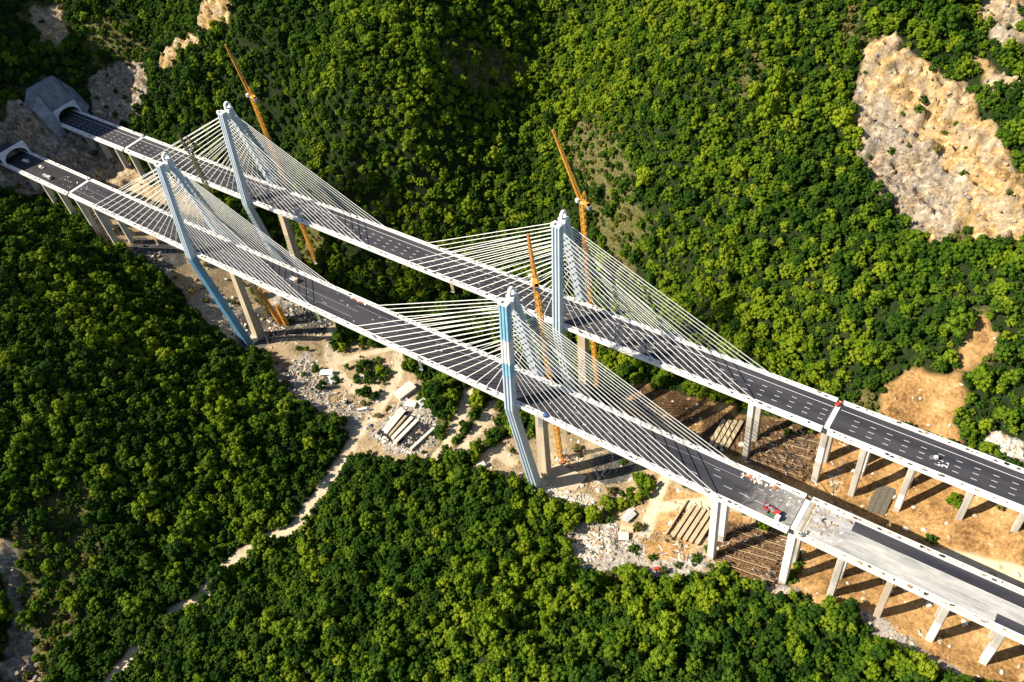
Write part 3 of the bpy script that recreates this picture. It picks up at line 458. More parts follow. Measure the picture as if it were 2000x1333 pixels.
def make_bridge(name_key, Y0, zd, X1, X2, label, zb1, zb2, pal):
    root = empty('cable_stayed_bridge', (X2, Y0, zb2), label, 'bridge', None)
    xl, xr = XL_JOINT[name_key], XR_JOINT[name_key]
    mb = MB(); mb.ring(deck_profile(Y0, zd, 3.4), [xl + 1.7, (xl + xr) / 2, xr - 1.7], white_conc)
    deck = mb.obj('deck_girder', root)
    mb = MB(); mb.box(((xl + xr) / 2, Y0, zd - .05), (xr - xl - 3.4, 2 * HW, .10), asphalt if name_key == 'far' else asphalt_dusty); mb.obj('road_surface', root)
    mb = MB(); edge_strip(mb, Y0, zd, xl + 1.6, xr - 1.6)
    for X in (X1, X2):
        for side in (-1, 1):
            for pl in (-1, 1):
                for k in range(NC):
                    a, b = stay_points(X, Y0, zd, side, pl, k); mb.box((b.x - side * .9, b.y, zd + .42), (2.0, 1.1, .6), edge_conc)
    mb.obj('edge_parapet', root)
    mb = MB()
    if name_key == 'far':
        lines(mb, Y0, zd, xl + 2, xr - 2)
    else:
        for yy in (-4.8, 1.2): mb.box(((xl - 330) / 2 + 0, Y0 + yy, zd + .006), (abs(xl + 330), .22, .012), seam)
        mb.box((-190, Y0 + 5.6, zd + .006), (290, .2, .012), seam)
        r = random.Random(5)
        for k in range(34): mb.box((r.uniform(xl + 20, xr - 10), Y0 + r.choice([-3.6, 0.3, 4.2]) + r.uniform(-.2, .2), zd + .006), (r.uniform(2, 5), .2, .012), line_w)
    mb.obj('lane_markings', root)
    first = True; cable_bm = {}
    for ti, (X, zb) in enumerate(((X2, zb2), (X1, zb1))):
        mb = MB(); make_leg(mb, X, Y0, zd, -1, zb - zd, pal[ti][0]); make_leg(mb, X, Y0, zd, 1, zb - zd, pal[ti][1])
        mb.box((X, Y0, zd - 6.0), (5.4, 26, 4.0), concrete)
        mb.box((X, Y0, zb + .3), (11, 21, 3.0), concrete)
        py = mb.obj('pylon', root)
        mb = MB(); make_crown(mb, X, Y0, zd); mb.obj('crown', root, py)
        rest = MB(); nsingle = 0
        for pl in (-1, 1):
            for side in (1, -1):
                for k in range(NC - 1, -1, -1):
                    a, b = stay_points(X, Y0, zd, side, pl, k)
                    one = ti == 0 or nsingle < 36; m1 = MB() if one else rest
                    d = (a - b).normalized(); m1.tube(a, b, .25, cable_m, 7); m1.tube(b - d * .4, b + d * 2.4, .42, edge_conc, 7)
                    if one: m1.obj('stay_cable', root, py); nsingle += 1
        if rest.v:
            o = rest.obj('stay_cables', root, py); o['kind'] = 'stuff'
    return root

def lines(mb, Y0, zd, xa, xb, z=.006):
    mb.box(((xa + xb) / 2, Y0 + 6.17, zd + z), (xb - xa, .34, .012), line_w)
    k0 = math.ceil((xa + 16.65) / 9); x = -16.65 + 9 * k0
    while x < xb - 1.5:
        if x > xa + 1.5:
            for yy in (2.16, -1.6, -5.35): mb.box((x, Y0 + yy, zd + z), (3.0, .30, .012), line_w)
        x += 9

P0 = []
film_patches = [(HT, film_blue), (52, film_and_sunlit_white), (35, film_blue), (25, steel_blue)]
near = make_bridge('near', -68.2, -1.6, -496.2, -186.7, 'nearer of the two long cable-stayed bridges, with blue-wrapped pylon and unfinished dark deck', -113, -103,
                   [(film_patches, [(ZK, tan_conc)]), ([(HT, steel_blue), (ZK, film_blue2)], [(ZK, tan_conc)])])
far = make_bridge('far', 0.0, 0.0, -504.5, -196.2, 'farther of the two long cable-stayed bridges, with dashed white lane lines and pale pylons', -111, -109,
                  [([(HT, steel_blue)], [(ZK, tan_conc)]), ([(HT, steel_blue)], [(ZK, tan_conc)])])

# ------------------------------------------------------------------ approach viaducts
def pier_pair(root, X, Y0, zd, wx, white=None, wall=False, ground_z=None):
    gz = ground_z if ground_z is not None else min(ground(X, Y0 - 6), ground(X, Y0 + 6))
    mb = MB(); top = zd - 2.9
    mb.bar((X, Y0 - 9.6, top - .6), (X, Y0 + 9.6, top - .6), wx + .5, 1.9, concrete)
    cap = mb.obj('pier', root)
    if wall:
        m = MB(); z0 = min(ground(X, Y0 - 9), ground(X, Y0 - 2)) - 3
        m.ring([(Y0 - 9.2, top - 1.4), (Y0 - 9.2, z0), (Y0 - 4.2, z0), (Y0 - 4.2, top - 1.4)], [X - wx / 2, X + wx / 2], concrete); m.obj('column', root, cap)
        m = MB(); z0 = ground(X, Y0 + 5) - 3
        m.ring([(Y0 + 4.0, top - 1.4), (Y0 + 4.0, z0), (Y0 + 8.6, z0), (Y0 + 8.6, top - 1.4)], [X - wx / 2, X + wx / 2], concrete); m.obj('column', root, cap)
        return
    for s in (-1, 1):
        y = Y0 + s * 6.9; z0 = ground(X, y) - 3; m = MB(); a = wx / 2; d = 1.9; c = .35
        V = [(X - a + c, y - d), (X + a - c, y - d), (X + a, y - d + c), (X + a, y + d - c), (X + a - c, y + d), (X - a + c, y + d), (X - a, y + d - c), (X - a, y - d + c)]
        body = tan_conc if white == 'tan' else concrete
        zs = [top - 1.4, z0]
        m.add([(p[0], p[1], zs[0]) for p in V] + [(p[0], p[1], zs[1]) for p in V], [(k, (k + 1) % 8, 8 + (k + 1) % 8, 8 + k) for k in range(8)][::1], body)
        if white and white != 'tan':
            f0, f1 = white[0 if s < 0 else 1]
            if f1 > f0:
                za = top - 1.4 + (z0 + 3 - top + 1.4) * f0; zb = top - 1.4 + (z0 + 3 - top + 1.4) * f1
                e = .06; W2 = [(px + (e if px > X else -e), py + (e if py > y else -e)) for px, py in V]
                m.add([(p[0], p[1], za) for p in W2] + [(p[0], p[1], zb) for p in W2], [(k, (k + 1) % 8, 8 + (k + 1) % 8, 8 + k) for k in range(8)], film_and_sunlit_white)  # white column bands; several paint sunlit faces into the colour
        m.obj('column', root, cap)

def make_approach(Y0, zd, x0, x1, label, key, side):
    root = empty('approach_viaduct', ((x0 + x1) / 2, Y0, zd - 40), label, 'viaduct')
    mb = MB()
    prof = [(Y0 - EDGE, zd - .2), (Y0 - EDGE, zd - .9), (Y0 - 9.5, zd - 1.25), (Y0 - 9.5, zd - 2.85), (Y0 + 9.5, zd - 2.85), (Y0 + 9.5, zd - 1.25), (Y0 + EDGE, zd - .9), (Y0 + EDGE, zd - .2)]
    mb.ring(prof, [x0, (x0 + x1) / 2, x1], white_conc); mb.obj('deck_slab', root)
    if key == 'near' and side == 'right':
        mb = MB(); mb.box(((x0 + x1) / 2, Y0, zd - .05), (x1 - x0, 2 * HW, .1), deck_screed); mb.obj('concrete_deck', root)
        mb = MB(); mb.box(((13.5 + x1) / 2, Y0 + 6.9, zd + .024), (x1 - 13.5, 6.3, .048), asphalt); mb.obj('asphalt_lane', root)
        mb = MB(); mb.box(((84 + x1) / 2, Y0 - 7.4, zd + .024), (x1 - 84, 5.3, .048), asphalt); mb.obj('asphalt_patch', root)
        mb = MB(); r = random.Random(9)
        for yy in (-5.8, -2.0, .9, 3.55): mb.box(((14 + x1) / 2, Y0 + yy, zd + .012), (x1 - 14, .28, .024), screed_line)
        for k in range(120):
            mb.box((-7 + 19 * r.random() ** 1.4, Y0 + r.uniform(-9.5, 9.5), zd + .02), (r.uniform(.4, 2.6), r.uniform(.3, 1.3), .05 + .12 * r.random()), r.choice([timber, edge_conc, tan_conc, deck_screed, concrete, rust, dark_metal, timber]), r.uniform(0, 3))
        mb.obj('screed_strips', root)
    else:
        mb = MB(); mb.box(((x0 + x1) / 2, Y0, zd - .05), (x1 - x0, 2 * HW, .1), asphalt if key == 'far' else asphalt_worn); mb.obj('road_surface', root)
    mb = MB(); edge_strip(mb, Y0, zd, x0, x1)
    if key == 'near' and side == 'right':
        for s in (-1, 1):
            ya, yb = sorted((Y0 + s * 10.75, Y0 + s * 12.5)); mb.box(((x0 + x1) / 2, (ya + yb) / 2, zd + .2), (x1 - x0 - 1, yb - ya, .06), mat('edge_form', (.50, .40, .30), (.62, .58, .52), .35, .9, detail=6))
    mb.obj('edge_parapet', root)
    mb = MB()
    if key == 'far': lines(mb, Y0, zd, x0 + 1, x1 - 1); mb.obj('lane_markings', root)
    # joint bar toward the main bridge
    xj = x0 if side == 'right' else x1
    mb = MB(); mb.box((xj + (-1.5 if side == 'right' else 1.5), Y0, zd - .3), (2.7, 2 * HW - .1, .95), white_conc)
    if key == 'near' and side == 'right':
        mb.box((xj + 2.2, Y0, zd + .03), (1.1, 2 * HW - .2, .3), timber); mb.box((xj + 3.6, Y0, zd + .05), (.6, 2 * HW - .3, .34), concrete)
    mb.obj('expansion_joint', root)
    return root

r = make_approach(-68.2, -1.6, -9.8, 150, 'near approach viaduct on the right with grey bare concrete deck and one asphalt strip', 'near', 'right')
W = [((0, .55), (0, .5)), ((0, .3), (.0, .6)), ((0, 0), (0, .8)), 'tan', ((.5, 1), (0, .35)), ((.5, 1), (0, .3)), None, None]
pier_pair(r, -11.2, -68.2, -1.6, 4.2, ((0, .95), (0, 0)))
for k, X in enumerate((14.5, 39, 65, 89.5, 114, 139)): pier_pair(r, X, -68.2, -1.6, 3.6, W[k + 2])
pier_pair(near, -54.5, -68.2, -1.6, 4.2, ((0, .95), (0, .9)))
r = make_approach(0, 0, -18.8, 150, 'far approach viaduct on the right with finished dark asphalt and dashed lanes', 'far', 'right')
pier_pair(r, -20.4, 0, 0, 3.8, ((.3, .6), (0, 0)))
for k, X in enumerate((1.5, 27, 57, 82, 107, 132)): pier_pair(r, X, 0, 0, 3.4, (((0, 0), (0, .9)), ((.62, .92), (.4, .8)), None, None, None, None)[k])
pier_pair(far, -64.5, 0, 0, 3.6, ((0, .25), (0, .3)))
r = make_approach(-68.2, -1.6, -784, -673.2, 'short near approach viaduct on the left running out of the lower tunnel portal', 'near', 'left')
for X in (-752, -727, -701, -671.8): pier_pair(r, X, -68.2, -1.6, 2.1, wall=True)
pier_pair(near, -645, -68.2, -1.6, 2.1, wall=True)
r = make_approach(0, 0, -800, -681.7, 'short far approach viaduct on the left running out of the upper tunnel portal', 'far', 'left')
for X in (-754, -730, -704, -681): pier_pair(r, X, 0, 0, 2.1, wall=True)
pier_pair(far, -652, 0, 0, 2.1, wall=True)

# ------------------------------------------------------------------ tunnel portals
def portal(Xf, Y0, zd, label, hw=13.4, top=12.2, cut=False):
    root = empty('tunnel_portal', (Xf, Y0, zd), label, 'tunnel portal')
    N = 18; aw, ah = 11.6, 9.6
    mb = MB(); arch = [(Y0 - aw, zd - 1.5)] + [(Y0 - aw * math.cos(math.pi * k / N), zd + ah * math.sin(math.pi * k / N) ** .8) for k in range(N + 1)] + [(Y0 + aw, zd - 1.5)]
    lean = lambda z: Xf - .22 * (z - zd)
    # face plate, front and back, following the arch
    def strip(x_off, flip):
        n = len(arch)
        for k in range(n - 1):
            y0, z0 = arch[k]; y1, z1 = arch[k + 1]; t0 = k / (n - 1); t1 = (k + 1) / (n - 1)
            def outer(t):
                # walk left side up, across the top, right side down
                L = top + 1.5; W2 = 2 * hw; tot = 2 * L + W2; d = t * tot
                if d < L: return (Y0 - hw, zd - 1.5 + d)
                if d < L + W2: return (Y0 - hw + d - L, zd + top)
                return (Y0 + hw, zd + top - (d - L - W2))
            a, b = outer(t0), outer(t1)
            f = [(lean(z) + x_off, y, z) for y, z in ((y0, z0), (y1, z1), b, a)]
            mb.add(f[::-1] if flip else f, [(0, 1, 2, 3)], portal_w)
            if not flip:
                g = [(lean(z) + x, y, z) for (y, z), x in (((y0, z0), 0), ((y1, z1), 0), ((y1, z1), -1.3), ((y0, z0), -1.3))]
                mb.add(g[::-1], [(0, 1, 2, 3)], portal_w); h = [(lean(z) + x, y, z) for (y, z), x in ((a, 0), (b, 0), (b, -1.3), (a, -1.3))]; mb.add(h, [(0, 1, 2, 3)], portal_w)
    strip(0, False); strip(-1.3, True)
    mb.obj('portal_face', root)
    mb = MB(); n = len(arch)
    for k in range(n - 1):
        (y0, z0), (y1, z1) = arch[k], arch[k + 1]
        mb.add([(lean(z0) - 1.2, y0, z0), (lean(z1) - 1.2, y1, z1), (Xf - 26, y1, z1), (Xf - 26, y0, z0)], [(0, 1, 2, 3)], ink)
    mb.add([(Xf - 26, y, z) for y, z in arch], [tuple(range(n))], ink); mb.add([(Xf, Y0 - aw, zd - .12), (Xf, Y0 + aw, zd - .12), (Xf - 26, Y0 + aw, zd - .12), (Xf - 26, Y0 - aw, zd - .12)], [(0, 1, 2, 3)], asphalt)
    mb.obj('tunnel_bore', root)
    if cut:
        mb = MB(); xs = [Xf - 3.2, Xf - 25]
        for s in (-1, 1):
            pr = [(Xf + 5, zd - 12), (Xf + 3, zd + 10), (Xf - 12, zd + 30), (Xf - 26, zd + 34), (Xf - 26, zd - 12)]
            ya, yb = Y0 + s * (hw + .4), Y0 + s * (hw + (8 if s > 0 else 11)); V = [(x, ya, z) for x, z in pr] + [(x + 1, yb, max(z - 9 - .1 * abs(z), zd - 12.5)) for x, z in pr]
            F = [(0, 1, 2, 3, 4), (9, 8, 7, 6, 5)] + [(k, (k + 1) % 5, 5 + (k + 1) % 5, 5 + k) for k in range(5)]; mb.add(V, F, shot)
        # ribbed back wall above the portal, leaning into the hill
        y0, y1 = Y0 - hw - .4, Y0 + hw + .4; za, zb = zd + 8, zd + 33; xa, xb = Xf - 5, Xf - 19
        mb.add([(xa, y0, za), (xa, y1, za), (xb, y1, zb), (xb, y0, zb)], [(0, 1, 2, 3)], shot); mb.add([(xb, y0, zb), (xb, y1, zb), (xb - 10, y1, zb - 1), (xb - 10, y0, zb - 1)], [(0, 1, 2, 3)], shot)
        for k in range(9):
            y = y0 + (y1 - y0) * (k + .5) / 9; mb.bar((xa - 5.5, y, za + 10.3), (xb + .5, y, zb + .8), .8, 1.0, grey_p)
        mb.obj('cut_wall', root)
    return root
portal(-772.5, -68.2, -1.6, 'pale lower tunnel portal at the left edge where the near bridge enters the hill')
portal(-787, 1.2, 0, 'upper tunnel portal under a dark concrete cut wall where the far bridge enters the hill', cut=True)
# ------------------------------------------------------------------ cranes
def lattice(mb, a, b, w0, w1, m, seg, t=.22, upv=(0, 0, 1)):
    a = Vector(a); b = Vector(b); d = (b - a).normalized(); u = Vector(upv)
    if abs(d.dot(u)) > .95: u = Vector((1, 0, 0))
    x = d.cross(u).normalized(); y = x.cross(d)
    def c(t_, k): w_ = (w0 + (w1 - w0) * t_) / 2; sx, sy_ = ((-1, -1), (1, -1), (1, 1), (-1, 1))[k]; return a.lerp(b, t_) + x * w_ * sx + y * w_ * sy_
    n = max(2, int((b - a).length / seg))
    for k in range(4): mb.bar(c(0, k), c(1, k), t * 1.5, t * 1.5, m)
    for i in range(n):
        t0, t1 = i / n, (i + 1) / n
        for k in range(4):
            q = (k + 1) % 4; mb.bar(c(t0, k), c(t0, q), t, t, m)
            if i % 2: mb.bar(c(t0, k), c(t1, q), t, t, m)
            else: mb.bar(c(t0, q), c(t1, k), t, t, m)

def crane(X, Y, zh, tipp, label, mastm=crane_y, dark=False):
    zb = ground(X, Y) - 1; root = empty('tower_crane', (X, Y, zb), label, 'tower crane', 'luffing tower cranes beside the pylons')
    mb = MB(); lattice(mb, (X, Y, zb), (X, Y, zh), 2.4, 2.4, mastm, 2.6, .28); mb.box((X, Y, zb + .8), (6, 6, 1.8), concrete); mb.obj('mast', root)
    h = Vector((X, Y, zh)); tp = Vector(tipp); d = tp - h; dh = Vector((d.x, d.y, 0)).normalized(); bk = h - dh * 7
    mb = MB(); mb.box((X, Y, zh + .6), (3.4, 3.4, 1.3), white_p); mb.bar(h - dh * 8 + Vector((0, 0, 1.3)), h + dh * 2.5 + Vector((0, 0, 1.3)), 3.0, .8, mastm); mb.obj('slewing_platform', root)
    mb = MB(); lattice(mb, h + dh * 1.6 + Vector((0, 0, 1.6)), tp, 2.0, 1.0, mastm, 2.2, .24); mb.obj('jib', root)
    ap = h - dh * 3.5 + Vector((0, 0, 10.5)); mb = MB(); sd = Vector((-dh.y, dh.x, 0))
    for s in (-1, 1):
        mb.bar(h + dh * .5 + sd * s * 1.3 + Vector((0, 0, 1.5)), ap, .4, .4, mastm); mb.bar(bk + sd * s * 1.3 + Vector((0, 0, 1.5)), ap, .4, .4, mastm)
    mb.obj('a_frame', root)
    mb = MB(); mb.box(bk + Vector((0, 0, .4)), (3.4, 2.6, 2.6), grey_metal, math.atan2(dh.y, dh.x)); mb.obj('counterweight', root)
    mb = MB(); c = h + sd * 2.4 + dh * 1.5 + Vector((0, 0, 1.9)); mb.box(c, (2.2, 1.7, 2.2), white_p, math.atan2(dh.y, dh.x)); mb.box(c + dh * .9, (.6, 1.5, 1.2), glass, math.atan2(dh.y, dh.x)); mb.obj('cab', root)
    mb = MB(); mb.tube(ap, h.lerp(tp, .93) + Vector((0, 0, .6)), .09, dark_metal, 5); mb.tube(tp, tp - Vector((0, 0, 9)), .07, dark_metal, 5); mb.box(tp - Vector((0, 0, 9.5)), (.7, .5, 1.1), dark_metal); mb.obj('hoist_ropes', root)
    return root
dark_crane = mat('weathered_crane', (.16, .13, .06), (.09, .085, .05), .4, .7)
crane(-500, 24, 77, (-516, 29, 115.5), 'yellow luffing crane standing against the forest behind the left pylon of the far bridge')
crane(-196, 24, 75, (-219, 33, 115.5), 'yellow luffing crane with white cab behind the right pylon of the far bridge')
crane(-186, -43.5, 70, (-191, -38, 98), 'orange luffing crane with steep jib between the two right-hand pylons')
crane(-505, -41, 66, (-504, -44, 83), 'weathered luffing crane between the two left-hand pylons', dark_crane)
mb = MB(); lattice(mb, (-494, -38.6, ground(-494, -38.6) + .4), (-511, -36, -84), 3.4, 2.2, crane_y, 2.6, .5); lattice(mb, (-489, -36.5, ground(-489, -36.5) + .4), (-494, -34.5, -98), 3.2, 2.6, crane_y, 2.4, .5)
tag(mb.obj('crane_boom_section', loc=(-497, -37, ground(-497, -37))), 'pair of yellow lattice crane booms leaning up from dark ground behind the left pylon foot', 'crane section')
mb = MB(); g = ground(-479.5, -65); lattice(mb, (-479.5, -65, g), (-481, -63, g + 36), .9, .9, grey_metal, 1.8, .2)
tag(mb.obj('steel_mast', loc=(-479.5, -65, g)), 'thin grey steel mast standing beside the base of the left pylon', 'mast')

# ------------------------------------------------------------------ hanging work platforms on the deck edges
def platform(X, Y, zd, label, m):
    root = empty('work_platform', (X, Y, zd - 1), label, 'work platform', 'platforms hung over the deck edges')
    mb = MB()
    for k in range(7): mb.bar((X - 1.3, Y - .5, zd - 1.2 - k * 1.1), (X + 1.3, Y - .5, zd - 1.2 - k * 1.1), .14, .14, m)
    for s in (-1, 1): mb.bar((X + s * 1.3, Y - .5, zd + 1.3), (X + s * 1.3, Y - .5, zd - 8.2), .24, .24, m); mb.bar((X + s * 1.3, Y - .5, zd + 1.2), (X + s * 1.3, Y + 2.2, zd + .6), .24, .24, m)
    mb.box((X, Y - .55, zd - 3.6), (2.6, .12, 5.6), m); mb.obj('ladder_frame', root)
    mb = MB(); mb.box((X, Y - .9, zd - 8.2), (3.0, 1.6, .3), grey_metal); mb.obj('platform_floor', root)
pm1 = mat('platform_green', (.20, .23, .12), (.14, .16, .08), .5, .7); pm2 = mat('platform_grey', (.15, .16, .17), (.10, .11, .11), .5, .7)
platform(-545, -81.5, -1.6, 'small olive work platform hung over the near bridge left of its left pylon', timber)
platform(-356, -81.5, -1.6, 'olive green work platform hung over the middle of the near bridge', pm1)
platform(-261, -81.5, -1.6, 'dark grey work platform hung over the near bridge left of the blue-wrapped pylon', pm2)
platform(-166, -81.5, -1.6, 'grey work platform hung over the near bridge just right of the blue-wrapped pylon', grey_metal)
platform(-287, -13.3, 0, 'brown work platform hung over the near edge of the far bridge', timber)

# ------------------------------------------------------------------ vehicles
def wheels(root, xs, hw, r):
    for x in xs:
        for s in (-1, 1):
            mb = MB(); L = root.location; mb.tube((L.x + x, L.y + s * (hw - .28), L.z + r), (L.x + x, L.y + s * hw, L.z + r), r, tyre, 10); mb.tube((L.x + x, L.y + s * hw, L.z + r), (L.x + x, L.y + s * (hw + .03), L.z + r), r * .5, grey_metal, 8); mb.obj('wheel', root)

def truck(x, y, z, rz, label, cabm, bedm, L=9.5, load=None):
    root = empty('construction_truck', (x, y, z), label, 'truck', None); P = root.location
    mb = MB(); mb.box((x, y, z + .8), (L, 1.3, .35), dark_metal); mb.obj('chassis', root)
    mb = MB(); cx = x + L / 2 - 1.2
    mb.ring([(y - 1.25, z + .9), (y + 1.25, z + .9), (y + 1.25, z + 2.9), (y + 1.1, z + 3.2), (y - 1.1, z + 3.2), (y - 1.25, z + 2.9)], [cx - 1.15, cx + .95, cx + 1.15], cabm)
    c = mb.obj('cab', root)
    mb = MB(); mb.box((cx + 1.13, y, z + 2.3), (.12, 2.2, .9), glass); mb.box((cx + .2, y - 1.27, z + 2.35), (1.2, .06, .7), glass); mb.box((cx + .2, y + 1.27, z + 2.35), (1.2, .06, .7), glass); mb.obj('window', root, c)
    mb = MB(); b0, b1 = x - L / 2, cx - 1.4; mb.box(((b0 + b1) / 2, y, z + 1.15), (b1 - b0, 2.5, .25), bedm)
    for s in (-1, 1): mb.box(((b0 + b1) / 2, y + s * 1.22, z + 1.85), (b1 - b0, .12, 1.3), bedm)
    for xx in (b0 + .06, b1 - .06): mb.box((xx, y, z + 1.85), (.12, 2.36, 1.3), bedm)
    mb.obj('cargo_bed', root)
    if load:
        mb = MB(); rr = random.Random(int(abs(x)))
        for k in range(8): mb.box((rr.uniform(b0 + .8, b1 - .8), y + rr.uniform(-.6, .6), z + 2.1 + rr.uniform(-.3, .5)), (rr.uniform(.8, 2), rr.uniform(.6, 1.2), rr.uniform(.4, .9)), load, rr.uniform(0, 3))
        mb.obj('load', root)
    wheels(root, (L / 2 - 1.5, -L / 2 + 1.2, -L / 2 + 2.5), 1.25, .5); root.rotation_euler = (0, 0, rz); return root

def van(x, y, z, rz, label, m, L=5.2, H=2.1, cat='van', name='parked_van'):
    root = empty(name, (x, y, z), label, cat)
    mb = MB(); hw = .95
    side = [(-L / 2, .35), (L / 2, .35), (L / 2, .95), (L / 2 - .9, 1.15), (L / 2 - 1.7, H), (-L / 2 + .25, H), (-L / 2, 1.2)]
    V = [(x + a, y - hw, z + b) for a, b in side] + [(x + a, y + hw, z + b) for a, b in side]; n = len(side)
    mb.add(V, [tuple(range(n)), tuple(range(n, 2 * n))[::-1]] + [(k, n + k, n + (k + 1) % n, (k + 1) % n) for k in range(n)], m); b = mb.obj('body', root)
    mb = MB(); mb.box((x + L / 2 - 1.28, y, z + 1.62), (.06, 1.6, .95), glass, 0, (0, -.7)); mb.box((x - .3, y - hw - .02, z + 1.55), (L - 2.4, .04, .55), glass); mb.box((x - .3, y + hw + .02, z + 1.55), (L - 2.4, .04, .55), glass); mb.obj('window', root, b)
    wheels(root, (L / 2 - 1, -L / 2 + 1), .97, .36); root.rotation_euler = (0, 0, rz); return root

def loader(x, y, z, rz, label, m):
    """tracked excavator"""
    root = empty('excavator', (x, y, z), label, 'excavator')
    for s in (-1, 1):
        mb = MB(); pr = [(-2, .25), (-1.6, 0), (1.6, 0), (2, .25), (2, .7), (1.6, .95), (-1.6, .95), (-2, .7)]; V = [(x + a, y + s * 1.25 - .3, z + b) for a, b in pr] + [(x + a, y + s * 1.25 + .3, z + b) for a, b in pr]
        mb.add(V, [tuple(range(8)), tuple(range(8, 16))[::-1]] + [(k, 8 + k, 8 + (k + 1) % 8, (k + 1) % 8) for k in range(8)], dark_metal); mb.obj('track', root)
    mb = MB(); mb.box((x - .5, y, z + 1.65), (3.4, 2.5, 1.2), m); mb.box((x - 1.8, y, z + 1.8), (.8, 2.6, 1.4), grey_metal); mb.obj('body', root)
    mb = MB(); mb.box((x + .6, y + .7, z + 2.5), (1.5, 1.0, 1.6), m); mb.box((x + .7, y + .7, z + 2.65), (1.54, 1.04, .8), glass); mb.obj('cab', root)
    mb = MB(); mb.bar((x + .9, y - .3, z + 1.9), (x + 4.0, y - .3, z + 4.6), .55, .6, m); mb.bar((x + 4.0, y - .3, z + 4.6), (x + 6.0, y - .3, z + 2.2), .45, .5, m); mb.box((x + 6.0, y - .3, z + 1.6), (.9, 1.1, 1.1), dark_metal); mb.obj('boom', root)
    root.rotation_euler = (0, 0, rz); return root

ZN = -1.6
truck(-395.6, -65.1, ZN, .05, 'tan truck alone on the dark middle of the near bridge', mat('tan_paint', (.55, .36, .24), (.45, .29, .19), .6, .5), white_p, 7.5)
truck(-24.5, -74.0, ZN, -.15, 'red and white truck on the dusty right end of the near bridge', red_p, red_p, 9, grey_p)
truck(-22.5, -76.6, ZN, -.1, 'small white truck beside the red truck on the near bridge', white_p, green_p, 7)
truck(-759, -67.8, ZN, .1, 'pale truck in the shade just outside the lower tunnel portal', white_p, white_p, 8)
van(-735, -66.5, ZN, .2, 'small white van on the near approach by the lower tunnel portal', white_p)
truck(-714, -73.6, ZN, 0, 'long white flatbed truck on the left near approach viaduct', white_p, grey_p, 12, white_p)
van(-20.4, 9.0, .22, 1.2, 'red car at the expansion joint of the far bridge', red_p, 4.8, 1.6, 'car', 'parked_car')
t_ = truck(34.6, -2.7, 0, .5, 'white truck stopped on the dashed lanes of the right far viaduct', white_p, grey_p, 5); t_.scale = (.75, .75, .75)
g = ground(-348.5, -80.9); van(-348.5, -80.9, g + .1, .8, 'big white van beside the dirt road near the girder yard', white_p, 9.5, 3.2)
g = ground(-333.5, -90.5); van(-333.5, -90.5, g + .1, -.4, 'dark grey pickup on the dirt road beside the girder yard', grey_p, 5, 1.7, 'car', 'parked_car')
g = ground(-346.6, -65.6); van(-346.6, -65.6, g + .1, .9, 'silver car parked at the tree edge above the girder yard', mat('silver_paint', (.5, .52, .55), (.42, .44, .46), .6, .35), 4.8, 1.6, 'car', 'parked_car')
g = ground(-184.8, -38.5); loader(-182, -47, ground(-182, -47), 1.0, 'orange excavator working on the concrete pad below the near bridge', orange_p)
g = ground(-151.8, -36.2); loader(-152, -47, ground(-152, -47), 2.4, 'dark excavator on the grey spoil heap below the near bridge', grey_p)
g = ground(-79, -96); van(-79.3, -96.1, g + .1, .6, 'red and white car at the forest edge below the rebar yard', red_p, 4.6, 1.7, 'car', 'parked_car')

# traffic barriers along the far parapet of the near bridge
for k in range(7):
    mb = MB(); x = -343.5 + 2.25 * k; y = -58.6 - .06 * k
    mb.ring([(y - .4, ZN), (y - .15, ZN + .9), (y + .15, ZN + .9), (y + .4, ZN)], [x - .8, x + .8], orange_p if k % 3 else white_p)
    tag(mb.obj('traffic_barrier', loc=(x, y, ZN)), ('orange' if k % 3 else 'white') + ' traffic barrier in the short row on the near bridge deck', 'barrier', 'orange and white barriers in a row on the deck')
# loose material on the deck
def debris(name, label, x0, x1, y0, y1, z, n, seed, mats, smax=1.6, hmax=.6):
    mb = MB(); r = random.Random(seed)
    for k in range(n): mb.box((r.uniform(x0, x1), r.uniform(y0, y1), z + .15), (r.uniform(.3, smax), r.uniform(.2, smax * .6), r.uniform(.15, hmax)), r.choice(mats), r.uniform(0, 3.1))
    o = mb.obj(name, loc=((x0 + x1) / 2, (y0 + y1) / 2, z)); tag(o, label, 'debris', None, 'stuff'); return o
debris('deck_debris', 'orange and pale building debris heaped on the near bridge deck by its far parapet', -47, -28, -61.5, -58.7, ZN, 42, 1, [orange_p, edge_conc, tan_conc, white_p, timber], 2.2, 1.1)
debris('deck_debris', 'scattered white scraps on the dusty right end of the near bridge', -32, -13, -68, -58.7, ZN, 30, 2, [white_p, edge_conc, deck_screed], 1.2, .3)
debris('deck_debris', 'crates and pallets scattered on the left near approach viaduct', -700, -676, -77, -60, ZN, 26, 3, [white_p, edge_conc, timber, dark_metal], 1.8, .9)
debris('deck_debris', 'small loose items lying on the near bridge between its pylons', -440, -120, -77, -59, ZN, 46, 4, [white_p, edge_conc, dark_metal], 1.2, .5)
debris('deck_debris', 'white traffic cones and barriers around the stopped truck', 36, 43, -5.5, -1.2, 0, 12, 6, [white_p, edge_conc], 1.3, .8)
debris('deck_debris', 'dark items piled beside the left joint of the near bridge', -668, -648, -78, -62, ZN, 16, 8, [dark_metal, timber, white_p], 1.6, .9)
for key, Y0, zd, x0, x1, sd in (('near', -68.2, -1.6, -780, 140, 1), ('far', 0, 0, -780, 140, 2)):
    mb = MB(); clutter(mb, Y0, zd, x0, x1, 4.2, sd); o = mb.obj('edge_equipment', loc=(-300, Y0, zd)); tag(o, 'small dark boxes and formwork strewn along the ' + ('near' if key == 'near' else 'far') + ' bridge edges', 'equipment', None, 'stuff')
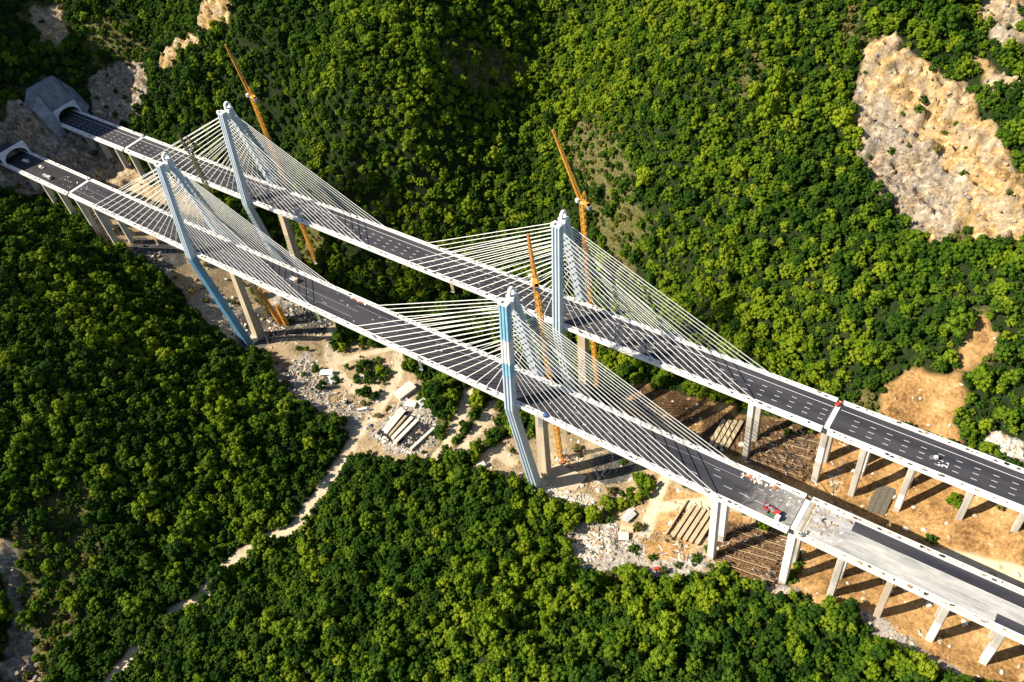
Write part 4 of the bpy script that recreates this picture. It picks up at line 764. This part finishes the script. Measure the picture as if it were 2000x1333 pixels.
mb = MB(); mb.tube((-163, -79.9, ZN + .1), (-163, -79.9, ZN + 2.6), 1.3, blue_p, 12); mb.tube((-163, -79.9, ZN + 2.6), (-163, -79.9, ZN + 3.0), 1.3, blue_p, 12, .3)
tag(mb.obj('water_tank', loc=(-163, -79.9, ZN)), 'blue tank on the near edge of the near bridge, right of the blue-wrapped pylon', 'tank')
mb = MB(); mb.tube((-6, -79.8, -1.4), (-6, -79.8, .6), .9, grey_p, 10); mb.tube((-6, -79.8, .6), (-6, -79.8, .8), .5, dark_metal, 10); tag(mb.obj('water_tank', loc=(-6, -79.8, -1.4)), 'grey drum on the near edge beside the right-hand joint', 'tank')

# ------------------------------------------------------------------ girder yards
def girder(x0, y0, x1, y1, m, label, group, h=2.0, wd=2.2, name='precast_girder'):
    za, zb = ground(x0, y0) + .5, ground(x1, y1) + .5; mb = MB(); a = Vector((x0, y0, za)); b = Vector((x1, y1, zb))
    mb.bar(a + Vector((0, 0, h)), b + Vector((0, 0, h)), wd, .5, m); mb.bar(a + Vector((0, 0, h / 2 + .1)), b + Vector((0, 0, h / 2 + .1)), .7, h - .4, m); mb.bar(a + Vector((0, 0, .15)), b + Vector((0, 0, .15)), 1.2, .5, m)
    d = (b - a).normalized()
    for q in (a + d * .5, b - d * .5): mb.bar(q - d * .5 + Vector((0, 0, h / 2)), q + d * .5 + Vector((0, 0, h / 2)), wd * .8, h - .3, m)
    o = mb.obj(name, loc=(a + b) / 2); return tag(o, label, 'girder', group)
g1 = 'girders in the yard beside the dirt road'
for (xa, ya, xb, yb, m, wd, lb) in ((-318.5, -90, -321, -65, beam_m, 3.0, 'wide pale concrete girder nearest the dirt road in the roadside yard'), (-315.2, -91, -317, -66, beam_m, 3.0, 'pale girder just behind the roadside one in the girder yard'),
    (-310.5, -91.5, -312, -70, beam_tan, 2.0, 'thin greyish-tan girder between black gaps in the girder yard'), (-305.8, -93, -306.5, -69, beam_m, 3.0, 'pale girder left of the middle gap in the girder yard'), (-301.5, -94.5, -301, -69, beam_m, 3.0, 'pale girder right of the middle gap in the girder yard'), (-286.6, -94, -285, -68.5, beam_m, 2.2, 'single pale girder beyond the black casting beds')):
    girder(xa, ya, xb, yb, m, lb, g1, 2.4, wd)
mb = MB()
mb.bar((-304, -95, ground(-304, -95) + .15), (-303, -66, ground(-303, -66) + .15), 36, .6, black_m)  # one black slab under all girders, darkening the gaps between them
for x, w_ in ((-313, 2.6), (-308.2, 2.6), (-297, 3.2), (-293, 3.2), (-289.4, 2.6)):
    za, zb = ground(x, -92), ground(x, -69); mb.bar((x, -93, za + .5), (x, -69, zb + .5), w_, .5, black_m)
tag(mb.obj('casting_bed', loc=(-299, -81, ground(-299, -81))), 'black casting beds between and under the pale girders', 'casting bed')
debris('girder_yard_blocks', 'pale concrete blocks scattered at the ends of the roadside girders', -320, -284, -98.5, -94.5, ground(-302, -96) + .6, 46, 12, [beam_m, white_conc, roof_w], 3.2, 1.6)
debris('girder_yard_blocks', 'pale concrete blocks at the far end of the roadside girders', -310, -284, -68, -64, ground(-298, -66) + .8, 26, 13, [beam_m, white_conc, roof_w], 3, 1.6)

def hut(x, y, rz, wx, wy, h, label, roofm, ov=.5, slope=.12, cat='hut', name='site_hut'):
    z = ground(x, y) - .3; root = empty(name, (x, y, z), label, cat); mb = MB(); mb.box((x, y, z + h / 2 + .2), (wx, wy, h + .4), wall_c); wl = mb.obj('wall', root)
    mb = MB(); a = wx / 2 + ov; b = wy / 2 + ov; z0 = z + h + .45
    V = [(x - a, y - b, z0), (x + a, y - b, z0), (x + a, y + b, z0), (x - a, y + b, z0), (x - a, y, z0 + slope * wy), (x + a, y, z0 + slope * wy)]
    V += [(p[0], p[1], p[2] - .18) for p in V[:4]]
    mb.add(V, [(0, 1, 5, 4), (2, 3, 4, 5), (1, 2, 5), (3, 0, 4), (6, 9, 8, 7), (0, 6, 7, 1), (1, 7, 8, 2), (2, 8, 9, 3), (3, 9, 6, 0)], roofm); mb.obj('roof', root)
    mb = MB(); mb.box((x + wx * .2, y - wy / 2 - .03, z + 1.3), (1.0, .08, 2.1), grey_p); mb.obj('door', root, wl); mb = MB(); mb.box((x - wx * .2, y - wy / 2 - .03, z + 1.7), (1.4, .08, 1.0), glass); mb.obj('window', root, wl)
    root.rotation_euler = (0, 0, rz); return root
hut(-331.5, -49.5, 1.35, 16, 8.5, 4, 'long pale-roofed shed at the head of the girder yard', roof_w, cat='shed', name='site_shed')
hut(-318, -57.5, .3, 8, 6, 3, 'low pale-roofed shed between the long shed and the girders', roof_w, cat='shed', name='site_shed')
hut(-310, -52.5, 1.2, 5.5, 5.5, 3, 'small grey-roofed hut beside the girder yard sheds', roof_g)
hut(-116.2, -67.0, 1.35, 7.5, 5, 3, 'grey sheet-roofed hut beside the orange haul road', roof_g)
hut(-112.5, -75.5, .25, 8, 4.5, 2.2, 'low tan lean-to in front of the grey-roofed hut', mat('tan_roof', (.56, .44, .28), (.45, .35, .22), .5, .7))
hut(-111.0, -83.0, .5, 5.5, 5, 3, 'small square pale-roofed hut beside the white rubble', roof_w)
hut(-404, -66.5, .55, 10, 5, 2.6, 'long white-roofed shed among the grey rubble', mat('white_roof', (.72, .72, .72), (.6, .6, .61), .5, .6), cat='shed', name='site_shed')
hut(-394, -70, -.5, 9, 4, 2.4, 'white-framed open shed among the grey rubble', roof_g, cat='shed', name='site_shed')
hut(-374.5, -57.5, .9, 7, 4, 2.6, 'white-roofed hut at the edge of the trees by the dirt loop', mat('white_roof', (.72, .72, .72), (.6, .6, .61), .5, .6))
hut(-230.8, -79.4, 1.1, 5, 3.4, 2.5, 'tiny white and blue hut at the forest edge left of the blue-wrapped pylon', roof_g)
# walls of the right-hand yard
g2 = 'tan girders in the yard under the near bridge'
for k, (x, lb) in enumerate(((-81.5, 'tan girder next to the pit wall in the yard under the near bridge'), (-77.6, 'tan girder second from the pit wall under the near bridge'), (-73.6, 'tan girder in the middle of the yard under the near bridge'), (-69.6, 'tan girder second from the pier in the yard under the near bridge'), (-65.6, 'tan girder beside the white pier under the near bridge'))):
    girder(x - .8, -71, x + .8, -47, beam_tan, lb, g2, 2.2, 2.6)
mb = MB()
za, zb = ground(-87, -70), ground(-86, -44); mb.bar((-87, -71, za + 1), (-86, -44, zb + 1), 1.0, 2.6, beam_tan); tag(mb.obj('retaining_wall', loc=(-86.5, -57, za)), 'low tan retaining wall along the girder yard under the near bridge', 'wall')
g3 = 'tan girders in the yard under the far bridge'
for x, lb in ((-91.5, 'tan girder farthest left in the yard under the far bridge'), (-87.5, 'tan girder second from the left under the far bridge'), (-83.5, 'tan girder in the middle of the yard under the far bridge'), (-79.5, 'tan girder nearest the white pier under the far bridge')):
    girder(x, -2, x + 1, 18, beam_tan, lb, g3, 2.2, 2.6)
debris('yard_blocks', 'pale concrete blocks below the ends of the tan girders', -88, -62, -77, -72, ground(-75, -74) + .4, 40, 21, [beam_tan, white_conc, timber], 2.6, 1.4)

def cage(x0, y0, x1, y1, label, group, wd=3.0, h=2.0):
    za, zb = ground(x0, y0) + .3, ground(x1, y1) + .3; mb = MB(); a = Vector((x0, y0, za)); b = Vector((x1, y1, zb)); d = (b - a); s = Vector((-d.y, d.x, 0)).normalized() * wd / 2; u = Vector((0, 0, h))
    for q in (-s, s, -s + u, s + u, u): mb.bar(a + q, b + q, .42, .32, rust)
    mb.bar(a + u * 1.15, b + u * 1.15, .55, .3, timber)
    n = int(d.length / 2.6)
    for k in range(n + 1):
        p = a.lerp(b, k / n); mb.bar(p - s + u, p + s + u, .2, .2, rust); mb.bar(p - s, p - s + u, .2, .2, rust); mb.bar(p + s, p + s + u, .2, .2, rust); mb.bar(p - s, p + s, .2, .2, rust)
    return tag(mb.obj('rebar_cage', loc=a.lerp(b, .5)), label, 'rebar cage', group)
g4 = 'rebar cages laid out under the near bridge'; g5 = 'rebar cages laid out under the far bridge'
names = ['outermost', 'second', 'third', 'fourth', 'fifth', 'sixth', 'innermost']
for k in range(6): cage(-50 + (k * 7 % 4), -77.5 + 5.6 * k, -15 - (k * 5 % 6), -77.5 + 5.6 * k + (k % 3 - 1) * .9, 'rusty rebar cage under the near bridge, %s from the forest side' % names[k], g4)
for k in range(5): cage(-61 + k % 3, -9 + 5.6 * k, -27 - k % 2 * 3, -9 + 5.6 * k + (k % 3 - 1) * .8, 'rusty rebar cage under the far bridge, %s from the near side' % names[k], g5)
mb = MB(); z0 = ground(17, 8)
for k in range(3): mb.bar((14 + k * 3.4, -14, ground(14 + k * 3.4, -14) + .5), (14 + k * 3.4, 4, ground(14 + k * 3.4, 4) + .5), 3.2, .3, mat_dark)
tag(mb.obj('drying_mat', loc=(17, -5, z0)), 'dark mesh mats laid on the orange soil beside a far viaduct pier', 'mat')
mb = MB(); mb.bar((-186, -59, ground(-186, -59) + .4), (-160, -60, ground(-160, -60) + .4), 19, .6, tan_conc); mb.bar((-186, -59, ground(-186, -59) - 1.4), (-160, -60, ground(-160, -60) - 1.4), 20, 3.0, concrete)
tag(mb.obj('concrete_pad', loc=(-173, -60, ground(-173, -60))), 'flat pale concrete pad at the foot of the blue-wrapped pylon', 'pad')

# ------------------------------------------------------------------ loose rock
def rocks(name, label, kinds, n, smin, smax, mats, seed, box=None):
    r = np.random.default_rng(seed); mb = MB(); tries = 0; got = 0; pts = []
    polys = [p for k in kinds for p in ZONES[k]]
    allp = np.array([q for p in polys for q in p]); lo = allp.min(0); hi = allp.max(0)
    X = r.uniform(lo[0], hi[0], n * 30); Y = r.uniform(lo[1], hi[1], n * 30); m = np.zeros(len(X), bool)
    for k in kinds: m |= zone_mask(k, X, Y)
    X, Y = X[m][:n * 3], Y[m][:n * 3]
    vx, vy, _ = view_xy(np.stack([X, Y, base_height(X, Y)], -1)); ok = (vx > -150) & (vx < 2150) & (vy > -100) & (vy < 1450); X, Y = X[ok][:n], Y[ok][:n]
    ico = [(0, 0, 1), (.89, 0, .45), (.28, .85, .45), (-.72, .53, .45), (-.72, -.53, .45), (.28, -.85, .45), (.72, .53, -.45), (-.28, .85, -.45), (-.89, 0, -.45), (-.28, -.85, -.45), (.72, -.53, -.45), (0, 0, -1)]
    fc = [(0, 1, 2), (0, 2, 3), (0, 3, 4), (0, 4, 5), (0, 5, 1), (1, 6, 2), (2, 7, 3), (3, 8, 4), (4, 9, 5), (5, 10, 1), (6, 7, 2), (7, 8, 3), (8, 9, 4), (9, 10, 5), (10, 6, 1), (11, 7, 6), (11, 8, 7), (11, 9, 8), (11, 10, 9), (11, 6, 10)]
    for x, y in zip(X, Y):
        s = smin + (smax - smin) * r.random() ** 3; z = ground(x, y); e = r.uniform(.6, 1.3, 3) * s; a = r.random() * 6.28; ca, sa = math.cos(a), math.sin(a)
        V = []
        for p in ico:
            j = r.uniform(.75, 1.25); px, py, pz = p[0] * e[0] * j, p[1] * e[1] * j, p[2] * e[2] * .7 * j; V.append((x + px * ca - py * sa, y + px * sa + py * ca, z + pz + .15 * s))
        mb.add(V, fc, mats[int(r.integers(len(mats)))])
    o = mb.obj(name, loc=(float(X.mean()), float(Y.mean()), 0)); return tag(o, label, 'rubble', None, 'stuff')
rk1 = mat('stone_pale', (.60, .57, .52), (.44, .41, .37), .6, .9); rk2 = mat('stone_grey', (.30, .29, .275), (.20, .19, .18), .6, .9); rk3 = mat('stone_tan', (.46, .36, .23), (.34, .25, .15), .6, .9); rk4 = mat('stone_white', (.76, .74, .70), (.62, .6, .56), .6, .9)
rocks('rubble', 'grey and pale broken rubble heaps around the construction ground', ['rubble'], 4200, .18, 1.6, [rk1, rk2, rk2, rk3, rk2, rk3], 3)
rocks('rubble', 'bright white broken stone in the rubble field', ['pale'], 2600, .15, 1.1, [rk4, rk1, rk1, rk3, rk2, rk3], 4)
rocks('loose_stone', 'scattered pale stones on the orange soil and dirt', ['orange', 'sand'], 1500, .25, 1.9, [rk1, rk4, rk3, rk3], 5)
rocks('cliff_blocks', 'tan and grey blocks on the bare rock faces', ['rock'], 900, .35, 1.8, [rk3, rk3, rk2, rk3], 6)
mb = MB(); r = random.Random(31)
for (cx, cy_, sx_, sy_, n) in ((-32, -62, 26, 24, 150), (-44, 4, 26, 22, 120), (-480, -45, 30, 16, 60), (-152, -44, 10, 8, 30), (-184, -42, 10, 8, 30), (-78, -58, 22, 20, 40), (-420, -72, 18, 10, 50), (-365, -84, 16, 10, 50), (50, -40, 60, 16, 40), (-690, -75, 40, 16, 40), (-405, -80, 28, 14, 110), (-345, -84, 16, 8, 30), (-118, -84, 22, 12, 90), (-100, -72, 8, 8, 20), (-175, -52, 12, 8, 40), (-70, -80, 14, 4, 40), (15, -30, 20, 10, 30), (-490, -50, 14, 10, 50), (-10, 0, 6, 12, 30)):
    for k in range(n):
        x, y = cx + r.gauss(0, sx_ / 2), cy_ + r.gauss(0, sy_ / 2); L = r.uniform(1.5, 7); a = r.uniform(0, 3.1); z = ground(x, y) + .35
        mb.box((x, y, z), (L, r.uniform(.15, .7), r.uniform(.15, .4)), r.choice([timber, grey_metal, white_conc, beam_m, rust, timber]), a, (r.uniform(-.15, .15), r.uniform(-.15, .15)))
for (xa, xb, ya, yb) in ((-50, -15, -77, -48), (-61, -27, -9, 16)):      # loose bars and shutters between the cages
    for k in range(170):
        x, y = r.uniform(xa, xb), r.uniform(ya, yb); mb.box((x, y, ground(x, y) + r.uniform(.4, 2.4)), (r.uniform(2, 8), r.uniform(.25, .6), .3), r.choice([rust, rust, timber, dark_metal]), r.choice([0, 0, 1.57]) + r.uniform(-.25, .25), (0, r.uniform(-.2, .2)))
tag(mb.obj('scrap_timber', loc=(-250, -70, -100)), 'scattered planks, pipes and scrap over the construction ground', 'scrap', None, 'stuff')
# ------------------------------------------------------------------ trees
def ico(sub):
    import bmesh
    bm = bmesh.new(); bmesh.ops.create_icosphere(bm, subdivisions=sub, radius=1); V = np.array([v.co[:] for v in bm.verts]); F = [tuple(v.index for v in f.verts) for f in bm.faces]; bm.free(); return V, F
ICO_V, ICO_F = ico(2)
def crown_mesh(name, seed, R, H, nl, leafs, m, lobe=(1.3, 2.2), base=2.2):
    r = np.random.default_rng(seed); V = []; F = []; n0 = 0
    C = []
    for k in range(nl):
        for _ in range(40):
            a = r.uniform(0, 6.283); q = r.random() ** .6; z = base + (H - base) * r.random() ** .75
            lim = R * math.sqrt(max(.08, 1 - ((z - (base + (H - base) * .35)) / ((H - base) * .72)) ** 2)); p = np.array([q * lim * math.cos(a), q * lim * math.sin(a), z]); s = r.uniform(*lobe)
            if all(np.linalg.norm(p - c) > .62 * (s + t) for c, t in C): break
        C.append((p, s))
    for p, s in C:
        d = ICO_V * (s * .80) * (1 + .22 * (r.random((len(ICO_V), 1)) - .5)) * np.array([1, 1, .85]); V.append(p + d); F += [tuple(n0 + q for q in f) for f in ICO_F]; n0 += len(d)
        n = int(leafs * s * s); nr = r.normal(size=(n, 3)); nr[:, 2] += .45; nr /= np.linalg.norm(nr, axis=1)[:, None]
        ce = p + nr * s * r.uniform(.72, 1.12, (n, 1)) * np.array([1, 1, .88]); tn = nr + r.normal(size=(n, 3)) * .55; tn /= np.linalg.norm(tn, axis=1)[:, None]
        t1 = np.cross(tn, r.normal(size=(n, 3))); t1 /= np.linalg.norm(t1, axis=1)[:, None]; t2 = np.cross(tn, t1); sz = r.uniform(.24, .52, (n, 1)); el = r.uniform(.6, 1.0, (n, 1))
        Q = np.stack([ce - t1 * sz, ce - t2 * sz * el, ce + t1 * sz, ce + t2 * sz * el], 1).reshape(-1, 3); V.append(Q); F += [(n0 + 4 * k, n0 + 4 * k + 1, n0 + 4 * k + 2, n0 + 4 * k + 3) for k in range(n)]; n0 += 4 * n
    V = np.concatenate(V); me = bpy.data.meshes.new(name); me.from_pydata(V.tolist(), [], F); me.materials.append(m); me.update(); return me
def trunk_mesh(name, h, r0):
    mb = MB(); mb.tube((0, 0, -1.5), (.15, .1, h * .5), r0, bark, 7, r0 * .7, False); mb.tube((.15, .1, h * .5), (.1, -.1, h), r0 * .7, bark, 7, r0 * .3)
    for k in range(4):
        a = k * 1.7; mb.tube((.12, .05, h * (.45 + .1 * k)), (1.6 * math.cos(a), 1.6 * math.sin(a), h * (.62 + .1 * k)), r0 * .4, bark, 5, r0 * .15)
    me = bpy.data.meshes.new(name); me.from_pydata(mb.v, [], mb.f); me.materials.append(bark); return me
# kind: (crown mesh, trunk mesh, words)
KIND = []
for k, (R, H, nl, lf, lm, lobe, wd) in enumerate((
    (3.7, 8.4, 22, 21, 0, (.85, 1.75), 'dark green'), (3.3, 8.8, 20, 21, 0, (.8, 1.6), 'dark green'),
    (3.9, 8.4, 22, 21, 1, (.9, 1.8), 'mid green'), (3.2, 7.8, 18, 21, 1, (.8, 1.6), 'mid green'), (4.3, 9.2, 26, 20, 1, (.9, 1.8), 'mid green'),
    (3.5, 8.6, 20, 21, 2, (.85, 1.65), 'bright yellow-green'), (4.1, 8.6, 24, 20, 2, (.85, 1.75), 'bright yellow-green'), (2.6, 3.6, 10, 21, 3, (.7, 1.3), 'olive'), (2.9, 3.8, 11, 21, 0, (.8, 1.4), 'dark green'))):
    bs = 2.2 if k < 7 else .6
    KIND.append((crown_mesh('tree_crown', 100 + k, R, H, nl, lf, LEAF[lm], lobe, bs), trunk_mesh('tree_trunk', H * .75, .32 if k < 7 else .16), wd))

S = 4.35
gx = np.arange(-1000, 190, S); gy = np.arange(-430, 470, S * .866); TX, TY = np.meshgrid(gx, gy); TX = TX + (np.arange(len(gy)) % 2)[:, None] * S / 2
TX = (TX + RNG.uniform(-.42, .42, TX.shape) * S).ravel(); TY = (TY + RNG.uniform(-.42, .42, TY.shape) * S).ravel()
TZ = sample(MZ, TX, TY); vx, vy, vz = view_xy(np.stack([TX, TY, TZ + 4], -1))
ok = (vx > -260) & (vx < 2260) & (vy > -220) & (vy < 1560)
TX, TY, TZ, vx, vy, vz = [a[ok] for a in (TX, TY, TZ, vx, vy, vz)]
open_m = np.zeros(len(TX), bool)
for k in ('sand', 'orange', 'rubble', 'pale', 'rock', 'darkearth'): open_m |= zone_mask(k, TX, TY, 4.0)
trk = track_dist(TX, TY) < 4.4 + (fbm(TX / 8, TY / 8, 91, 2) - .5) * 2
brush = zone_mask('brush', TX, TY, 6.0)
deckz = np.where((np.abs(TY) < 19) | (np.abs(TY + 68.2) < 19), TZ + 10 > -6, False) & (TX > -830)
port = ((np.abs(TY) < 24) & (TX > -822) & (TX < -770)) | ((np.abs(TY + 68) < 17) & (TX > -790) & (TX < -750))
clump = fbm(TX / 17, TY / 17, 61, 3)
dxg = (sample(MZ0, TX + 4, TY) - sample(MZ0, TX - 4, TY)) / 8; dyg = (sample(MZ0, TX, TY + 4) - sample(MZ0, TX, TY - 4)) / 8
slope = np.sqrt(1 + dxg ** 2 + dyg ** 2)
rnd = RNG.random(len(TX))
rare = open_m & (rnd < .03 + .16 * np.clip(fbm(TX / 14, TY / 14, 95, 3) - .55, 0, 1) * 4) & ~trk & ~zone_mask('orange', TX, TY) | (open_m & (rnd < .012) & ~trk)
keep = (~open_m & ~trk & ~brush & (rnd < np.clip((.30 + .62 * clump) * slope, 0, .98))) | (brush & ~open_m & ~trk & (rnd < .5 + 1.1 * fbm(TX / 9, TY / 9, 66, 3))) | rare
yard = (TX > -324) & (TX < -280) & (TY > -104) & (TY < -60)
keep &= ~deckz & ~port & ~yard
bush = (brush & (rnd > .16)) | rare
# named islands of green inside the yards
ISL = [(-427.9, -27.6, 9), (-420, -36, 6), (-222.3, -59.1, 6), (-372, -42, 11), (-358, -50, 11), (-357, -62, 11), (-369, -55, 10), (-355, -102, 7), (-120, -45, 8), (-108, -47, 6), (-395, -84, 5), (-304, -40, 16), (-288, -50, 9), (-268, -66, 14), (-258, -76, 10), (-246, -66, 9), (-128, -62, 9), (-121, -54, 6), (-100, -50, 5), (51.3, -0.8, 3.2), (-235, -60, 7)]
under = ~open_m & ~trk & ~brush & ~deckz & ~port & ~keep & (RNG.random(len(TX)) < .85)
keep |= under
isl = np.zeros(len(TX), bool)
for ix, iy, ir in ISL: isl |= np.hypot(TX - ix, TY - iy) < ir * (.8 + .4 * clump)
keep |= isl & ~trk & ~yard & (rnd < .9)
tone = fbm(TX / 70, TY / 70, 71, 3) + .34 * (RNG.random(len(TX)) - .5) + np.where((TY > 20) & (TX > -420), .11, 0) - np.where((TY < -85) & (TX < -230), .08, 0) - np.where((TY > 20) & (TX < -430), .06, 0)  # area offsets paint sunlit right slopes brighter and the vignetted left darker
kind = np.where(tone < .46, RNG.integers(0, 2, len(TX)), np.where(tone < .60, 2 + RNG.integers(0, 3, len(TX)), 5 + RNG.integers(0, 2, len(TX))))
flip = RNG.random(len(TX)); kind = np.where(flip < .09, 5 + RNG.integers(0, 2, len(TX)), np.where(flip > .86, RNG.integers(0, 2, len(TX)), kind))
bvar = RNG.random(len(TX)); kind = np.where(bush & ~isl, np.where(bvar < .55, 7, np.where(bvar < .9, 8, 3)), kind); kind = np.where(under, 8, kind)
scl = (.44 + .80 * RNG.random(len(TX)) ** 2.0) * (.76 + .5 * clump)
scl = np.where(kind >= 7, .35 + .95 * RNG.random(len(TX)) ** 1.5, scl); scl = np.where(under, .7 + .6 * RNG.random(len(TX)), scl); scl = np.where(isl & open_m, scl * .8, scl)
rot = RNG.random(len(TX)) * 6.283
scl = np.where((RNG.random(len(TX)) < .05) & (kind < 7), scl * 1.45, scl)
zsc = .8 + .55 * RNG.random(len(TX)) ** 1.5
sel = np.where(keep)[0]
inframe = (vx > 8) & (vx < 1992) & (vy > 8) & (vy < 1325)
size = scl * np.array([3.7, 3.3, 3.9, 3.2, 4.3, 3.5, 4.1, 2.6, 2.9])[kind] / vz; cand = sel[inframe[sel] & (kind[sel] < 7)]; cand = cand[np.argsort(-size[cand])]
# never pick trees hidden under a deck or behind a pylon for the singled-out ones
hid = (np.abs(TY[cand] + 68.2) < 14) | ((np.abs(TY[cand]) < 14)); cand = cand[~hid]
single = list(cand[:292]); sset = set(single)
# the lone plants inside the yards are singled out too
for ix, iy, ir in ((51.3, -0.8, 3.2), (-222.3, -59.1, 6), (-427.9, -27.6, 9)):
    q = [k for k in sel if math.hypot(TX[k] - ix, TY[k] - iy) < ir][:2]
    for k in q:
        if k not in sset: single.append(k); sset.add(k)
def zone_words(x, y, px, py):
    if math.hypot(x - 51.3, y + .8) < 4: return 'alone on the orange soil beside a far viaduct pier', 'lone plants in the yards'
    if math.hypot(x + 222.3, y + 59.1) < 7: return 'in the clump inside the dirt loop left of the blue-wrapped pylon', 'lone plants in the yards'
    if math.hypot(x + 427.9, y + 27.6) < 10: return 'on the mound inside the dirt loop near the left pylon', 'lone plants in the yards'
    marks = ((1285, 1115, 'the small red car'), (1450, 1115, 'the rebar cages'), (1527, 1145, 'the viaduct joint pier'), (1622, 1168, 'the first approach pier'), (1709, 1215, 'the tan approach pier'), (1815, 1258, 'the white-footed approach pier'), (1915, 1303, 'the lowest approach pier'),
             (1160, 1090, 'the white rubble field'), (1045, 955, 'the blue-wrapped pylon foot'), (790, 885, 'the roadside girder yard'), (600, 1000, 'the upper dirt track'), (470, 1085, 'the dirt track bend'), (300, 1250, 'the lower dirt track'), (650, 850, 'the grey rubble heaps'), (930, 915, 'the tiny white hut'))
    d, nm = min((math.hypot(px - a, py - b), n) for a, b, n in marks)
    return ('at the forest edge beside ' if d < 55 else ('in the forest a little below ' if d < 130 else ('deep in the forest below ' if d < 230 else 'near the bottom edge far below '))) + nm, 'forest trees'
proto = {}
for i in single:
    k = int(kind[i]); words, grp = zone_words(TX[i], TY[i], vx[i], vy[i])
    big = 'broad' if scl[i] > 1.06 else ('medium' if scl[i] > .86 else 'small')
    nm = 'tree' if k < 7 else 'shrub'
    o = bpy.data.objects.new('broadleaf_tree' if k < 7 else 'shrub', None); COL.objects.link(o); o.location = (TX[i], TY[i], TZ[i] - .2); o.rotation_euler = (0, 0, rot[i]); o.scale = (scl[i], scl[i], scl[i] * zsc[i]); o.empty_display_size = 1
    tag(o, '%s %s %s %s' % (big, KIND[k][2], nm, words), nm, '%s %s %ss %s' % (big, KIND[k][2], nm, words))
    c = bpy.data.objects.new('crown', KIND[k][0]); COL.objects.link(c); c.parent = o
    t = bpy.data.objects.new('trunk', KIND[k][1]); COL.objects.link(t); t.parent = o
    proto.setdefault(k, c)
# the rest of the forest: one object whose points carry the same crowns
rest = np.array([i for i in sel if i not in sset])
for k in range(len(KIND)):
    if k not in proto:      # a kind without a singled-out tree: single out its largest one
        q = [i for i in cand if kind[i] == k] or [i for i in rest if kind[i] == k]
        i = q[0]; o = bpy.data.objects.new('broadleaf_tree' if k < 7 else 'shrub', None); COL.objects.link(o); o.location = (TX[i], TY[i], TZ[i] - .2); o.rotation_euler = (0, 0, rot[i]); o.scale = (scl[i], scl[i], scl[i] * zsc[i])
        tag(o, '%s %s on the open slope' % (KIND[k][2], 'shrub' if k >= 7 else 'tree'), 'shrub' if k >= 7 else 'tree')
        c = bpy.data.objects.new('crown', KIND[k][0]); COL.objects.link(c); c.parent = o; t = bpy.data.objects.new('trunk', KIND[k][1]); COL.objects.link(t); t.parent = o; proto[k] = c
        rest = rest[rest != i]
me = bpy.data.meshes.new('forest'); P = np.stack([TX[rest], TY[rest], TZ[rest] - .2], -1); me.from_pydata(P.tolist(), [], [])
for nm, tp, arr in (('zsc', 'FLOAT', zsc[rest].astype(np.float32)), ('kind', 'INT', kind[rest].astype(np.int32)), ('scl', 'FLOAT', scl[rest].astype(np.float32)), ('rot', 'FLOAT', rot[rest].astype(np.float32)), ('tilt', 'FLOAT', (RNG.random(len(rest)) - .5).astype(np.float32) * .3)):
    at = me.attributes.new(nm, tp, 'POINT'); at.data.foreach_set('value', arr)
fo = bpy.data.objects.new('forest', me); COL.objects.link(fo); tag(fo, 'dense broadleaf forest covering the gorge slopes', 'forest', None, 'stuff')
ng = bpy.data.node_groups.new('forest', 'GeometryNodeTree'); ng.interface.new_socket('Geometry', in_out='INPUT', socket_type='NodeSocketGeometry'); ng.interface.new_socket('Geometry', in_out='OUTPUT', socket_type='NodeSocketGeometry')
N = ng.nodes; gi = N.new('NodeGroupInput'); go = N.new('NodeGroupOutput'); jn = N.new('GeometryNodeJoinGeometry')
def attr(nm, tp):
    a = N.new('GeometryNodeInputNamedAttribute'); a.data_type = tp; a.inputs['Name'].default_value = nm; return a.outputs['Attribute']
ak, asz, ar, atl = attr('kind', 'INT'), attr('scl', 'FLOAT'), attr('rot', 'FLOAT'), attr('tilt', 'FLOAT')
cx = N.new('ShaderNodeCombineXYZ'); ng.links.new(ar, cx.inputs[2]); ng.links.new(atl, cx.inputs[0])
sv = N.new('ShaderNodeCombineXYZ'); az = attr('zsc', 'FLOAT'); mz = N.new('ShaderNodeMath'); mz.operation = 'MULTIPLY'; ng.links.new(asz, mz.inputs[0]); ng.links.new(az, mz.inputs[1]); ng.links.new(asz, sv.inputs[0]); ng.links.new(asz, sv.inputs[1]); ng.links.new(mz.outputs[0], sv.inputs[2])
er = N.new('FunctionNodeEulerToRotation'); ng.links.new(cx.outputs[0], er.inputs[0])
for k in range(len(KIND)):
    cmpn = N.new('FunctionNodeCompare'); cmpn.data_type = 'INT'; cmpn.operation = 'EQUAL'; ng.links.new(ak, cmpn.inputs[2]); cmpn.inputs[3].default_value = k
    ob = N.new('GeometryNodeObjectInfo'); ob.inputs[0].default_value = proto[k]; ob.inputs['As Instance'].default_value = True
    ip = N.new('GeometryNodeInstanceOnPoints'); ng.links.new(gi.outputs[0], ip.inputs['Points']); ng.links.new(cmpn.outputs[0], ip.inputs['Selection']); ng.links.new(ob.outputs['Geometry'], ip.inputs['Instance']); ng.links.new(er.outputs[0], ip.inputs['Rotation']); ng.links.new(sv.outputs[0], ip.inputs['Scale']); ng.links.new(ip.outputs[0], jn.inputs[0])
ng.links.new(jn.outputs[0], go.inputs[0]); md = fo.modifiers.new('forest', 'NODES'); md.node_group = ng
print('trees', len(sel), 'single', len(single))
